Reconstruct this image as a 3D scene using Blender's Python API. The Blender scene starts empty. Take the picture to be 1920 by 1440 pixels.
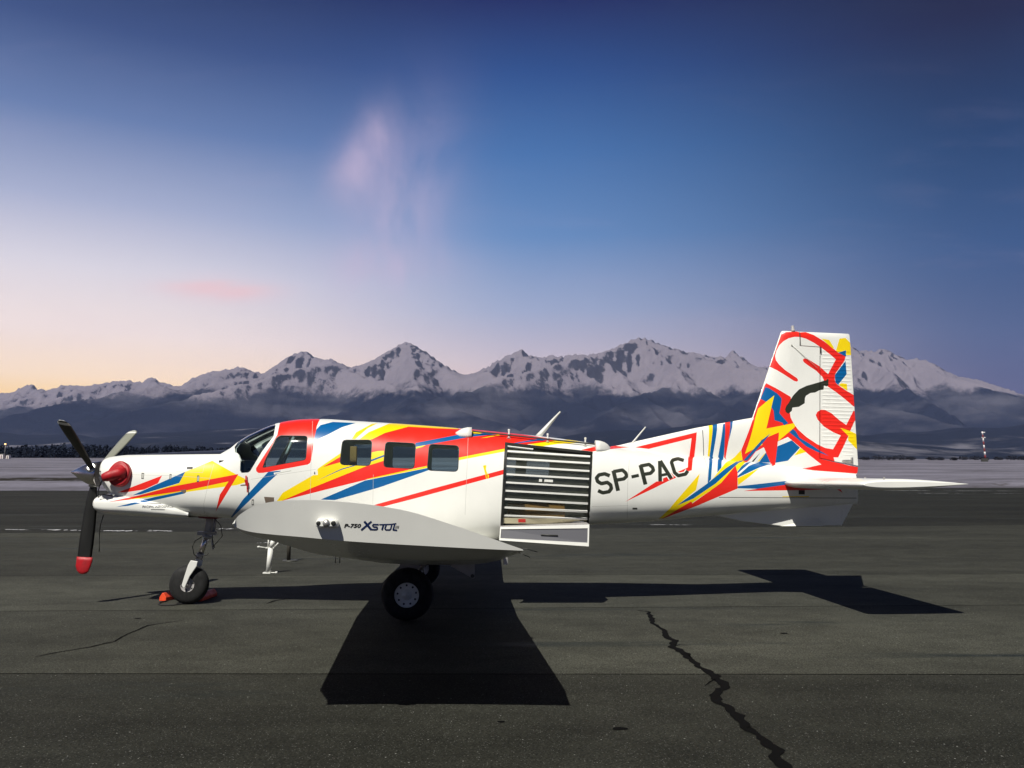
import bpy, bmesh, math, random
import numpy as np
from mathutils import Vector, Matrix, geometry, noise as mnoise

R = math.radians
random.seed(7)
rng = np.random.default_rng(11)
SC = bpy.context.scene
COL = SC.collection

# ------------------------------------------------------------------ camera
FPX, DIST, HOR = 1550.0, 12.2, 895.0          # focal length in photo pixels, metres to the aircraft, eye level row
PITCH = math.atan((HOR - 720) / FPX)
YAW = R(3.4)                                   # the aircraft stands slightly turned
CAMH = 1.775
cam = bpy.data.cameras.new('camera')
camo = bpy.data.objects.new('camera', cam)
COL.objects.link(camo)
camo.location = (0, -DIST, CAMH)
camo.rotation_euler = (math.pi / 2 + PITCH, 0, 0)
cam.sensor_width = 36
cam.lens = FPX / 1920 * 36
cam.clip_start = 0.1
cam.clip_end = 60000
SC.camera = camo
SC.render.resolution_x, SC.render.resolution_y = 1024, 768
SC.view_settings.view_transform = 'Standard'
SC.view_settings.look = 'None'
SC.view_settings.gamma = 1
SC.view_settings.exposure = 0.2
SC.view_settings.use_curve_mapping = False

# ------------------------------------------------------------------ sun
SUNV = Vector((0.30, 0.72, -1.0)).normalized()
sun = bpy.data.lights.new('sun', 'SUN')
sun.energy = 5.0
sun.angle = R(0.5)
sun.color = (1.0, 0.965, 0.88)
suno = bpy.data.objects.new('sun', sun)
COL.objects.link(suno)
suno.rotation_euler = SUNV.to_track_quat('-Z', 'Y').to_euler()
suno.location = (-20, -40, 60)


def lin(c):
    return tuple(((v / 255) / 12.92 if v <= 10 else ((v / 255 + 0.055) / 1.055) ** 2.4) for v in c)


def ray(px, py):
    a, b = (px - 960) / FPX, (720 - py) / FPX
    c, s = math.cos(PITCH), math.sin(PITCH)
    return (a, c - b * s, s + b * c)


# ------------------------------------------------------------------ sky
world = bpy.data.worlds.new('World')
SC.world = world
world.use_nodes = True
WN, WL = world.node_tree.nodes, world.node_tree.links
WN.clear()


class Nodes:
    """tiny helper to write node graphs as expressions"""
    def __init__(s, tree):
        s.t, s.n, s.l = tree, tree.nodes, tree.links

    def new(s, typ, ins=None, **kw):
        nd = s.n.new(typ)
        for k, v in kw.items():
            setattr(nd, k, v)
        for k, v in (ins or {}).items():
            if isinstance(v, bpy.types.NodeSocket):
                s.l.new(v, nd.inputs[k])
            else:
                nd.inputs[k].default_value = v
        return nd

    def math(s, op, a, b=0.0, c=0.0, clamp=False):
        return s.new('ShaderNodeMath', {0: a, 1: b, 2: c}, operation=op, use_clamp=clamp).outputs[0]

    def step(s, v, lo, hi, a=0.0, b=1.0):
        return s.new('ShaderNodeMapRange', {0: v, 1: lo, 2: hi, 3: a, 4: b}, interpolation_type='SMOOTHSTEP').outputs[0]

    def lrp(s, v, lo, hi, a=0.0, b=1.0):
        return s.new('ShaderNodeMapRange', {0: v, 1: lo, 2: hi, 3: a, 4: b}).outputs[0]

    def mix(s, f, a, b, blend='MIX'):
        nd = s.n.new('ShaderNodeMix')
        nd.data_type = 'RGBA'
        nd.blend_type = blend
        for i, v in ((0, f), (6, a), (7, b)):
            if isinstance(v, bpy.types.NodeSocket):
                s.l.new(v, nd.inputs[i])
            else:
                nd.inputs[i].default_value = v if i == 0 else (tuple(v) + (1,))[:4]
        return nd.outputs[2]

    def ramp(s, v, stops):
        nd = s.n.new('ShaderNodeValToRGB')
        s.l.new(v, nd.inputs[0])
        e = nd.color_ramp.elements
        while len(e) < len(stops):
            e.new(0.5)
        for i, (p, c) in enumerate(stops):
            e[i].position = p
            e[i].color = tuple(c) + (1,)
        return nd.outputs[0]

    def noise(s, vec, scale, detail=4, rough=0.55, dist=0.0):
        return s.new('ShaderNodeTexNoise', {'Vector': vec, 'Scale': scale, 'Detail': detail, 'Roughness': rough, 'Distortion': dist}).outputs[0]

    def mapping(s, vec, scale=(1, 1, 1), loc=(0, 0, 0), rot=(0, 0, 0)):
        return s.new('ShaderNodeMapping', {0: vec, 1: loc, 2: rot, 3: scale}).outputs[0]


HAZE_D = 2.9e-5


def sky_graph():
    W = Nodes(world.node_tree)
    d = W.new('ShaderNodeTexCoord').outputs['Generated']
    sep = W.new('ShaderNodeSeparateXYZ', {0: d})
    X, Y, Z = sep.outputs
    flat = W.new('ShaderNodeVectorMath', {0: d, 1: (1, 1, 0)}, operation='MULTIPLY').outputs[0]
    flat = W.new('ShaderNodeVectorMath', {0: flat}, operation='NORMALIZE').outputs[0]
    az = R(-40)
    c = W.new('ShaderNodeVectorMath', {0: flat, 1: (math.sin(az), math.cos(az), 0)}, operation='DOT_PRODUCT').outputs['Value']

    def air(e, c3):
        """sky colour above the haze that shows as c3 through it"""
        t = math.exp(-HAZE_D * min(11700, 2050 / max(math.sin(R(e)), 1e-3)))
        return tuple(max(0.004, (v * .87 - q * (1 - t)) / t) for v, q in zip(c3, (.13, .17, .32)))

    def rp(stops):
        return W.ramp(Z, [(math.sin(R(e)), air(e, lin(col))) for e, col in stops])
    left = rp([(0, (250, 188, 100)), (4.0, (252, 208, 132)), (6.2, (250, 224, 200)), (9, (240, 224, 222)), (13, (216, 212, 224)),
               (17, (168, 176, 206)), (22, (106, 128, 174)), (27, (66, 86, 134)), (32, (42, 56, 96)), (52, (13, 18, 38))])
    cent = rp([(0, (222, 186, 186)), (5, (218, 190, 192)), (8, (196, 186, 200)), (11.5, (158, 170, 202)), (16.5, (106, 142, 192)),
               (22, (76, 117, 174)), (27, (52, 85, 144)), (32, (27, 46, 96)), (52, (12, 17, 38))])
    right = rp([(0, (104, 106, 140)), (5, (98, 104, 140)), (9, (84, 102, 142)), (14, (64, 92, 138)), (20, (46, 73, 116)),
                (27, (30, 48, 80)), (33, (20, 29, 50)), (52, (10, 14, 30))])
    col = W.mix(W.step(c, 0.30, 0.80), right, cent)
    col = W.mix(W.step(c, 0.74, 1.0), col, left)
    # thin high cloud: soft pink wisps above the middle of the range, one low bar to the left
    ysafe = W.math('MAXIMUM', Y, 0.05)
    gx, gz = W.math('DIVIDE', X, ysafe), W.math('DIVIDE', Z, ysafe)
    front = W.step(Y, 0.1, 0.3)
    comb = W.new('ShaderNodeCombineXYZ', {0: gx, 1: gz, 2: 0.0}).outputs[0]
    n1 = W.noise(W.mapping(comb, (6.5, 3.4, 1), rot=(0, 0, R(-20))), 1.6, 7, 0.55, 0.45)
    n2 = W.noise(W.mapping(comb, (3, 14, 1), rot=(0, 0, R(-6))), 1.3, 5, 0.6, 0.4)

    def blob(px, py, sx, sy, lean=0.0):
        r = ray(px, py)
        cx, cz = r[0] / r[1], r[2] / r[1]
        dz = W.math('SUBTRACT', gz, cz)
        dx = W.math('SUBTRACT', W.math('SUBTRACT', gx, cx), W.math('MULTIPLY', dz, lean))
        q = W.math('ADD', W.math('POWER', W.math('DIVIDE', dx, sx), 2.0), W.math('POWER', W.math('DIVIDE', dz, sy), 2.0))
        return W.math('POWER', 2.718, W.math('MULTIPLY', q, -1.0))
    m = W.math('ADD', W.math('MULTIPLY', blob(672, 300, 0.030, 0.05, 0.35), 0.95),
               W.math('MULTIPLY', blob(745, 400, 0.06, 0.12, 0.2), 0.78))
    m = W.math('ADD', m, W.math('MULTIPLY', blob(712, 255, 0.015, 0.03, -0.3), 0.35))
    m = W.math('ADD', m, W.math('MULTIPLY', blob(700, 500, 0.085, 0.03), 0.7))
    m = W.math('MULTIPLY', m, W.step(n1, 0.22, 0.72))
    b = W.math('MULTIPLY', blob(405, 542, 0.06, 0.014, -0.3), W.step(n2, 0.2, 0.6))
    veil = W.math('MULTIPLY', W.math('MULTIPLY', W.step(n2, 0.5, 0.8), 0.12), W.step(Z, 0.55, 0.2))
    f = W.math('MULTIPLY', W.math('ADD', W.math('ADD', m, veil), 0.0, clamp=True), front)
    col = W.mix(W.math('MULTIPLY', f, 0.62), col, lin((206, 184, 208)))
    col = W.mix(W.math('MULTIPLY', W.math('MULTIPLY', b, front), 0.95), col, lin((245, 196, 196)))
    bg = W.new('ShaderNodeBackground', {0: col, 1: 1.0})
    out = W.new('ShaderNodeOutputWorld', {0: bg.outputs[0]})


sky_graph()

# ------------------------------------------------------------------ geometry of the photograph: pixel -> place
CY, SY = math.cos(YAW), math.sin(YAW)


def to_local(v):
    return (v[0] * CY + v[1] * SY, -v[0] * SY + v[1] * CY, v[2])


def to_world(v):
    return Vector((v[0] * CY - v[1] * SY, v[0] * SY + v[1] * CY, v[2]))


CL = to_local((0, -DIST, CAMH))


def U(px, py, yl=0.0):
    """aircraft coordinates (x, z) of a photo point lying in the plane y = yl of the aircraft"""
    d = to_local(ray(px, py))
    t = (yl - CL[1]) / d[1]
    return CL[0] + t * d[0], CL[2] + t * d[2]


def P3(px, py, yl=0.0):
    x, z = U(px, py, yl)
    return (x, yl, z)


def G(px, py):
    d = ray(px, py)
    t = -CAMH / d[2]
    return Vector((t * d[0], -DIST + t * d[1], 0))


def AT(px, py, Yw):
    """world point at world depth Yw"""
    d = ray(px, py)
    t = (Yw + DIST) / d[1]
    return Vector((t * d[0], Yw, CAMH + t * d[2]))


# ------------------------------------------------------------------ materials
MATS = {}


def mat(name, color, rough=0.5, metal=0.0, coat=0.0, var=0.0, vscale=3.0, bump=0.0, bscale=60.0, spec=0.5):
    if name in MATS:
        return MATS[name]
    m = bpy.data.materials.new(name)
    m.use_nodes = True
    T = Nodes(m.node_tree)
    b = T.n['Principled BSDF']
    b.inputs['Base Color'].default_value = tuple(color) + (1,)
    b.inputs['Roughness'].default_value = rough
    b.inputs['Metallic'].default_value = metal
    b.inputs['Specular IOR Level'].default_value = spec
    b.inputs['Coat Weight'].default_value = coat
    b.inputs['Coat Roughness'].default_value = 0.08
    if var or bump:
        o = T.new('ShaderNodeTexCoord').outputs['Object']
    if var:
        n = T.noise(T.mapping(o, (1, 1, 0.6)), vscale, 6, 0.6)
        k = T.lrp(n, 0.3, 0.7, 1 - var, 1 + var * 0.35)
        T.l.new(T.mix(1.0, color, T.new('ShaderNodeCombineColor', {0: k, 1: k, 2: k}).outputs[0], 'MULTIPLY'), b.inputs['Base Color'])
        T.l.new(T.lrp(n, 0.3, 0.7, rough * 1.25, rough * 0.8), b.inputs['Roughness'])
    if bump:
        bn = T.new('ShaderNodeBump', {'Strength': bump, 'Distance': 0.004, 'Height': T.noise(o, bscale, 5, 0.6)})
        T.l.new(bn.outputs[0], b.inputs['Normal'])
    MATS[name] = m
    return m


def paint_bump(m):
    """faint oil-canning of riveted sheet metal"""
    T = Nodes(m.node_tree)
    o = T.new('ShaderNodeTexCoord').outputs['Object']
    bn = T.new('ShaderNodeBump', {'Strength': 0.25, 'Distance': 0.012, 'Height': T.noise(o, 2.6, 2, 0.5)})
    T.l.new(bn.outputs[0], T.n['Principled BSDF'].inputs['Normal'])
    return m


WHITE = paint_bump(mat('white_paint', (0.80, 0.80, 0.755), 0.32, coat=0.25, var=0.07, vscale=1.7))
RED = paint_bump(mat('red_paint', (0.80, 0.022, 0.012), 0.34, coat=0.25, var=0.05))
YEL = paint_bump(mat('yellow_paint', (0.90, 0.66, 0.0), 0.34, coat=0.25, var=0.05))
BLU = paint_bump(mat('blue_paint', (0.0, 0.105, 0.31), 0.34, coat=0.25, var=0.05))
BLK = mat('black_paint', (0.012, 0.013, 0.011), 0.4, var=0.1)
OLIVE = mat('registration_paint', (0.022, 0.026, 0.016), 0.45, var=0.15)
SEAM = mat('seam_grey', (0.44, 0.44, 0.40), 0.6)
GLARE = mat('anti_glare_paint', (0.018, 0.021, 0.035), 0.45, var=0.1)
DGREY = mat('dark_grey_trim', (0.05, 0.05, 0.045), 0.5, var=0.1)
BRN = mat('brown_step', (0.16, 0.12, 0.09), 0.6, var=0.15)
PALETTE = {'W': WHITE, 'R': RED, 'Y': YEL, 'B': BLU, 'K': BLK, 'O': OLIVE, 'S': SEAM, 'G': GLARE, 'D': DGREY, 'N': BRN}
PKEYS = list(PALETTE)
RUBBER = mat('tyre_rubber', (0.008, 0.008, 0.008), 0.8, var=0.3, vscale=12, bump=0.3)
STEEL = mat('polished_steel', (0.66, 0.62, 0.61), 0.26, metal=1.0)
ALU = mat('aluminium', (0.55, 0.54, 0.52), 0.4, metal=0.8, var=0.1)
GWHITE = mat('white_enamel', (0.74, 0.74, 0.70), 0.35, var=0.06)
GREYP = mat('grey_enamel', (0.36, 0.345, 0.34), 0.45, var=0.12, vscale=9)
LINING = mat('cabin_lining_grey', (0.68, 0.69, 0.64), 0.7, var=0.15)
SEATM = mat('seat_fabric', (0.05, 0.055, 0.06), 0.85, var=0.2, bump=0.3)
TAN = mat('tan_plywood', (0.42, 0.22, 0.07), 0.6, var=0.2)
COVER = mat('red_cover_cloth', (0.42, 0.008, 0.014), 0.5, var=0.25, vscale=14, bump=0.7, bscale=22)
ORANGE = mat('orange_rubber', (0.80, 0.075, 0.02), 0.55, var=0.2, vscale=10, bump=0.3)
ROPE = mat('black_cord', (0.016, 0.015, 0.014), 0.8)
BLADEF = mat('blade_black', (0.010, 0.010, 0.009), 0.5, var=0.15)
BLADEG = mat('blade_grey', (0.24, 0.245, 0.20), 0.45, var=0.15)
CREAM = mat('cream_kick_plate', (0.72, 0.66, 0.44), 0.4, var=0.1)
NAVY = mat('navy_lettering', (0.006, 0.02, 0.09), 0.4)


def glass(name, tint, refl=1.0, fill_mix=0.0):
    m = bpy.data.materials.new(name)
    m.use_nodes = True
    T = Nodes(m.node_tree)
    T.n.remove(T.n['Principled BSDF'])
    out = T.n['Material Output']
    tr = T.new('ShaderNodeBsdfTransparent', {0: tuple(tint) + (1,)})
    gl = T.new('ShaderNodeBsdfGlossy', {0: (1, 1, 1, 1), 1: 0.03})
    fr = T.new('ShaderNodeFresnel', {0: 1.5})
    f = T.math('MULTIPLY', fr.outputs[0], refl, clamp=True)
    mx = T.new('ShaderNodeMixShader', {0: f, 1: tr.outputs[0], 2: gl.outputs[0]})
    res = mx.outputs[0]
    if fill_mix:                                  # grey mixed in to paint a lighter interior behind the pane
        df = T.new('ShaderNodeBsdfDiffuse', {0: (.42, .44, .38, 1)})
        res = T.new('ShaderNodeMixShader', {0: fill_mix, 1: res, 2: df.outputs[0]}).outputs[0]
    T.l.new(res, out.inputs[0])
    return m


GLASS = glass('tinted_acrylic', (0.68, 0.84, 0.85), 1.6, .02)
SCREEN = glass('windscreen_acrylic', (0.78, 0.86, 0.87), 1.4)
DOORG = glass('clear_door_plastic', (0.66, 0.70, 0.64), 0.9, .065)
LENS = glass('clear_lens', (0.9, 0.92, 0.92), 1.6)


# ------------------------------------------------------------------ mesh helpers
class MB:
    def __init__(s):
        s.v, s.f, s.m, s.s = [], [], [], []

    def add(s, vs, fs, mi=0, smooth=False):
        k = len(s.v)
        s.v += [tuple(p) for p in vs]
        s.f += [tuple(i + k for i in f) for f in fs]
        s.m += [mi] * len(fs)
        s.s += [smooth] * len(fs)
        return s

    def box(s, lo, hi, mi=0, M=None):
        vs = [Vector((x, y, z)) for x in (lo[0], hi[0]) for y in (lo[1], hi[1]) for z in (lo[2], hi[2])]
        if M is not None:
            vs = [M @ p for p in vs]
        return s.add(vs, [(0, 1, 3, 2), (4, 6, 7, 5), (0, 4, 5, 1), (2, 3, 7, 6), (0, 2, 6, 4), (1, 5, 7, 3)], mi)

    def rings(s, rings, mi=0, cap=True, smooth=True, closed=True):
        n = len(rings[0])
        vs = [p for r in rings for p in r]
        fs = []
        for i in range(len(rings) - 1):
            for j in range(n if closed else n - 1):
                a, b = i * n + j, i * n + (j + 1) % n
                fs.append((a, b, b + n, a + n))
        s.add(vs, fs, mi, smooth)
        if cap:
            k = len(s.v) - len(vs)
            s.f.append(tuple(k + j for j in reversed(range(n))))
            s.f.append(tuple(k + (len(rings) - 1) * n + j for j in range(n)))
            s.m += [mi, mi]
            s.s += [False, False]
        return s

    def tube(s, pts, r, mi=0, seg=8, cap=True):
        pts = [Vector(p) for p in pts]
        rs = r if isinstance(r, (list, tuple)) else [r] * len(pts)
        rings = []
        up = Vector((0, 0, 1))
        for i, p in enumerate(pts):
            t = (pts[min(i + 1, len(pts) - 1)] - pts[max(i - 1, 0)]).normalized()
            a = t.cross(up if abs(t.dot(up)) < 0.95 else Vector((1, 0, 0))).normalized()
            b = a.cross(t).normalized()
            rings.append([p + (a * math.cos(q) + b * math.sin(q)) * rs[i] for q in [2 * math.pi * k / seg for k in range(seg)]])
        return s.rings(rings, mi, cap)

    def lathe(s, c, axis, prof, mi=0, seg=32, cap=True):
        """prof: (distance along axis, radius)"""
        c, axis = Vector(c), Vector(axis).normalized()
        a = axis.cross(Vector((0, 0, 1)) if abs(axis.z) < 0.9 else Vector((1, 0, 0))).normalized()
        b = axis.cross(a)
        rings = [[c + axis * d + (a * math.cos(q) + b * math.sin(q)) * max(r, 1e-4) for q in [2 * math.pi * k / seg for k in range(seg)]] for d, r in prof]
        return s.rings(rings, mi, cap)

    def prism(s, poly, d, mi=0):
        """poly: list of 3D points, extruded by vector d"""
        n = len(poly)
        d = Vector(d)
        vs = [Vector(p) for p in poly] + [Vector(p) + d for p in poly]
        fs = [tuple(range(n)), tuple(reversed(range(n, 2 * n)))] + [(i, i + n, (i + 1) % n + n, (i + 1) % n) for i in range(n)]
        return s.add(vs, fs, mi)

    def build(s, name, mats, parent=None, base=None, fix=True, bevel=0.0):
        me = bpy.data.meshes.new(name)
        vs = s.v if base is None else [(p[0] - base[0], p[1] - base[1], p[2] - base[2]) for p in s.v]
        me.from_pydata(vs, [], s.f)
        mats = mats if isinstance(mats, (list, tuple)) else [mats]
        for m in mats:
            me.materials.append(m)
        me.polygons.foreach_set('material_index', s.m)
        me.polygons.foreach_set('use_smooth', s.s)
        if fix:
            bm = bmesh.new()
            bm.from_mesh(me)
            bmesh.ops.recalc_face_normals(bm, faces=bm.faces)
            bm.to_mesh(me)
            bm.free()
        o = bpy.data.objects.new(name, me)
        COL.objects.link(o)
        if base is not None:
            o.location = base
        if parent is not None:
            o.parent = parent
        if bevel:
            bv = o.modifiers.new('bevel', 'BEVEL')
            bv.width = bevel
            bv.segments = 2
            bv.limit_method = 'ANGLE'
        return o


def tag(o, label=None, cat=None, group=None, kind=None):
    for k, v in (('label', label), ('category', cat), ('group', group), ('kind', kind)):
        if v:
            o[k] = v
    return o


def empty(name, loc=(0, 0, 0), rz=0.0, parent=None):
    o = bpy.data.objects.new(name, None)
    COL.objects.link(o)
    o.location = loc
    o.rotation_euler = (0, 0, rz)
    o.empty_display_size = 0.3
    if parent:
        o.parent = parent
    return o


def copy_tree(o, parent=None):
    c = o.copy()
    COL.objects.link(c)
    if parent is not None:
        c.parent = parent
    for ch in list(o.children):
        copy_tree(ch, c)
    return c


def pchip(xs, ys):
    xs, ys = np.array(xs, float), np.array(ys, float)
    h = np.diff(xs)
    dl = np.diff(ys) / h
    m = np.zeros(len(xs))
    for i in range(1, len(xs) - 1):
        if dl[i - 1] * dl[i] > 0:
            w1, w2 = 2 * h[i] + h[i - 1], h[i] + 2 * h[i - 1]
            m[i] = (w1 + w2) / (w1 / dl[i - 1] + w2 / dl[i])
    m[0], m[-1] = dl[0], dl[-1]

    def f(x):
        x = np.clip(np.asarray(x, float), xs[0], xs[-1])
        i = np.clip(np.searchsorted(xs, x) - 1, 0, len(xs) - 2)
        t = (x - xs[i]) / h[i]
        return ((2 * t ** 3 - 3 * t ** 2 + 1) * ys[i] + (t ** 3 - 2 * t ** 2 + t) * h[i] * m[i]
                + (-2 * t ** 3 + 3 * t ** 2) * ys[i + 1] + (t ** 3 - t ** 2) * h[i] * m[i + 1])
    return f


def densify(poly, step):
    out = []
    n = len(poly)
    for i in range(n):
        a, b = poly[i], poly[(i + 1) % n]
        k = max(1, int(math.hypot(b[0] - a[0], b[1] - a[1]) / step))
        for j in range(k):
            t = j / k
            out.append((a[0] + (b[0] - a[0]) * t, a[1] + (b[1] - a[1]) * t))
    return out


def inside(pts, poly):
    x, y = pts[:, 0], pts[:, 1]
    c = np.zeros(len(pts), bool)
    n = len(poly)
    for i in range(n):
        x0, y0 = poly[i]
        x1, y1 = poly[i - 1]
        if y0 == y1:
            continue
        t = ((y0 > y) != (y1 > y)) & (x < (x1 - x0) * (y - y0) / (y1 - y0) + x0)
        c ^= t
    return c


def skin(pos, outline, grid, polys, lines=(), inset=0.04):
    """Cut a surface along painted edges. pos(uv array)->xyz array, polys = [(uv polygon, tag)].
    Returns verts, tris, tag per tri, loop normals."""
    pts, edges = [], []

    def loop(p, close=True):
        k = len(pts)
        pts.extend(p)
        n = len(p)
        edges.extend((k + i, k + (i + 1) % n) for i in range(n if close else n - 1))
    loop(outline)
    for p, _ in polys:
        loop(p)
    for l in lines:
        loop(l, False)
    g = np.array(grid)
    g = g[inside(g, outline)]
    pts.extend(map(tuple, g))
    v, e, f, *_ = geometry.delaunay_2d_cdt([Vector(p) for p in pts], edges, [], 0, 1e-5)
    uv = np.array([(p[0], p[1]) for p in v])
    tri = np.array([t for t in f if len(t) == 3])
    a, b, c = uv[tri[:, 0]], uv[tri[:, 1]], uv[tri[:, 2]]
    area = (b[:, 0] - a[:, 0]) * (c[:, 1] - a[:, 1]) - (b[:, 1] - a[:, 1]) * (c[:, 0] - a[:, 0])
    cen = (a + b + c) / 3
    keep = inside(cen, outline) & (np.abs(area) > 1e-10)
    tri, cen, area = tri[keep], cen[keep], area[keep]
    fl = area < 0
    tri[fl] = tri[fl][:, ::-1]
    tags = np.zeros(len(tri), int)
    for p, t in polys:
        tags[inside(cen, p)] = t
    xyz = pos(uv)
    q = uv[tri] * (1 - inset) + cen[:, None, :] * inset
    q = q.reshape(-1, 2)
    h = 2e-3
    du = pos(q + np.array([h, 0])) - pos(q - np.array([h, 0]))
    dv = pos(q + np.array([0, h])) - pos(q - np.array([0, h]))
    nn = np.cross(du, dv)
    ln = np.linalg.norm(nn, axis=1, keepdims=True)
    nn = nn / np.maximum(ln, 1e-12)
    return xyz, tri, tags, nn.reshape(-1, 3, 3), uv


def mesh_from(parts, name, mats, parent):
    """parts: list of (xyz, tri, material index array, normals) joined into one object"""
    V, F, M, N = [], [], [], []
    k = 0
    for xyz, tri, mi, nn in parts:
        used = np.unique(tri)
        remap = np.full(len(xyz), -1)
        remap[used] = np.arange(len(used))
        V.append(xyz[used])
        F.append(remap[tri] + k)
        M.append(mi)
        N.append(nn)
        k += len(used)
    V, F, M, N = np.concatenate(V), np.concatenate(F), np.concatenate(M), np.concatenate(N)
    me = bpy.data.meshes.new(name)
    me.from_pydata(V.tolist(), [], F.tolist())
    for m in mats:
        me.materials.append(m)
    me.polygons.foreach_set('material_index', M.astype(np.int32))
    me.polygons.foreach_set('use_smooth', np.ones(len(F), bool))
    me.normals_split_custom_set(N.reshape(-1, 3).tolist())
    o = bpy.data.objects.new(name, me)
    COL.objects.link(o)
    o.parent = parent
    return o


def mirror(part):
    xyz, tri, mi, nn = part
    m = np.array([1, -1, 1])
    return xyz * m, tri[:, ::-1], mi, (nn * m)[:, ::-1]


class Loft:
    """a body of superellipse sections along x; near side is y < 0"""
    def __init__(s, top, bot, wid, k=0.5, nu=2.5, nd=2.4):
        def st(px, py):      # side edges at the blunt nose are nearer the eye than the centre line
            return U(px, py, -0.36 * min(1.0, max(0.0, (320 - px) / 80)))[0], U(px, py)[1]
        t = [st(px, py) for px, py in top]
        b = [st(px, py) for px, py in bot]
        s.zt, s.zb = pchip(*zip(*t)), pchip(*zip(*b))
        s.w = pchip([st(px, 890)[0] for px, _ in wid], [w for _, w in wid])
        s.x0, s.x1 = max(t[0][0], b[0][0]), min(t[-1][0], b[-1][0])
        s.k, s.nu, s.nd = k, nu, nd

    def sec(s, x):
        zt, zb = s.zt(x), s.zb(x)
        return zt, zb, zb + (zt - zb) * s.k, s.w(x)

    def pos(s, uv):
        x, th = uv[:, 0], uv[:, 1] / 0.7
        th = np.where(th > math.pi / 2, math.pi - th, th)
        zt, zb, zc, w = s.sec(x)
        c, sn = np.abs(np.cos(th)), np.sin(th)
        n = np.where(sn > 0, s.nu, s.nd)
        y = -w * c ** (2 / n)
        y = np.where((uv[:, 1] / 0.7 > math.pi / 2) | (uv[:, 1] / 0.7 < -math.pi / 2), -y, y)
        a = np.abs(sn) ** (2 / n)
        z = np.where(sn > 0, zc + (zt - zc) * a, zc - (zc - zb) * a)
        return np.stack([x, y, z], 1)

    def inv(s, px, py):
        """photo point -> (u, v) on the near side"""
        d = to_local(ray(px, py))
        y = -float(s.w(U(px, py)[0])) * 0.9
        for _ in range(14):
            t = (y - CL[1]) / d[1]
            x, z = CL[0] + t * d[0], CL[2] + t * d[2]
            zt, zb, zc, w = (float(q) for q in s.sec(x))
            if z > zc:
                r = min(1.0, (z - zc) / max(zt - zc, 1e-6)) ** (s.nu / 2)
                th = math.asin(r)
                n = s.nu
            else:
                r = min(1.0, (zc - z) / max(zc - zb, 1e-6)) ** (s.nd / 2)
                th = -math.asin(r)
                n = s.nd
            y = 0.5 * y + 0.5 * (-w * max(0.0, math.cos(th)) ** (2 / n))
        return (min(max(x, s.x0), s.x1), min(max(th, -1.52), 1.565) * 0.7)

    def at(s, px, py, off=0.0):
        u, v = s.inv(px, py)
        return s.on(u, v, off)

    def on(s, u, v, off=0.0):
        q = np.array([[u, v]])
        p = s.pos(q)[0]
        if off:
            h = 1e-3
            n = np.cross(s.pos(q + [h, 0])[0] - s.pos(q - [h, 0])[0], s.pos(q + [0, h])[0] - s.pos(q - [0, h])[0])
            n = n / max(np.linalg.norm(n), 1e-9)
            if n[1] * p[1] < 0 and abs(p[1]) > 0.02:
                n = -n
            p = p + n * off
        return Vector(p)


def Zm(ox, oy, s, pts):
    return [(ox + x / s, oy + y / s) for x, y in pts]


def stroke(pl, w):
    """butt-ended thick polyline in 2D -> list of polygons"""
    out = []
    for i in range(len(pl) - 1):
        (x0, y0), (x1, y1) = pl[i], pl[i + 1]
        l = math.hypot(x1 - x0, y1 - y0) or 1
        nx, ny = -(y1 - y0) / l * w / 2, (x1 - x0) / l * w / 2
        out.append([(x0 + nx, y0 + ny), (x1 + nx, y1 + ny), (x1 - nx, y1 - ny), (x0 - nx, y0 - ny)])
        if i:
            out.append([(x0 + w / 2 * math.cos(q), y0 + w / 2 * math.sin(q)) for q in [2 * math.pi * (j + .5) / 8 for j in range(8)]])
    return out


def rounded(poly, r=6, n=4):
    out = []
    k = len(poly)
    for i in range(k):
        p, a, b = Vector(poly[i]), Vector(poly[i - 1]), Vector(poly[(i + 1) % k])
        da, db = (a - p), (b - p)
        ra = min(r, da.length * 0.45)
        rb = min(r, db.length * 0.45)
        s, e = p + da.normalized() * ra, p + db.normalized() * rb
        for j in range(n + 1):
            t = j / n
            q = s * (1 - t) ** 2 + p * 2 * t * (1 - t) + e * t ** 2
            out.append((q.x, q.y))
    return out


def grow(poly, d):
    cx = sum(p[0] for p in poly) / len(poly)
    cy = sum(p[1] for p in poly) / len(poly)
    out = []
    for x, y in poly:
        l = math.hypot(x - cx, y - cy) or 1
        out.append((x + (x - cx) / l * d, y + (y - cy) / l * d))
    return out


# ------------------------------------------------------------------ livery, measured on the near side (photo pixels)
LIV = []      # (key, polygon, also on far side)


def L(key, pts, far=True):
    LIV.append((key, pts, far))


def LS(key, pl, w, far=False):
    for q in stroke(pl, w):
        L(key, q, far)


# nose
L('G', [(186, 861), (193, 858.5), (205, 855.5), (230, 853.3), (413, 851.5), (424, 845), (430, 836), (300, 830), (184, 835)])
L('Y', [(234, 937), (336, 906), (347, 884.6), (398, 864), (440, 888), (461, 898.5), (462, 904), (444, 909.6), (350, 922.5), (277, 933), (236, 938)])
L('R', [(220.4, 923.4), (303.8, 891.7), (296, 906.3), (270, 918), (236, 923)])
L('B', [(248.5, 928.6), (347.5, 884.4), (336, 905.7), (264, 927)])
L('B', [(217, 950.6), (246, 943.3), (290, 931.9), (347, 920.4), (345, 925.6), (298, 936), (240, 948.5)])
L('R', [(203.5, 941), (256.7, 929.8), (277.5, 924.6), (319, 913), (447, 888.8), (404.6, 959), (412, 927.7), (428.5, 902.7), (350, 919.4), (277.5, 929.8), (236, 938)])
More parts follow.
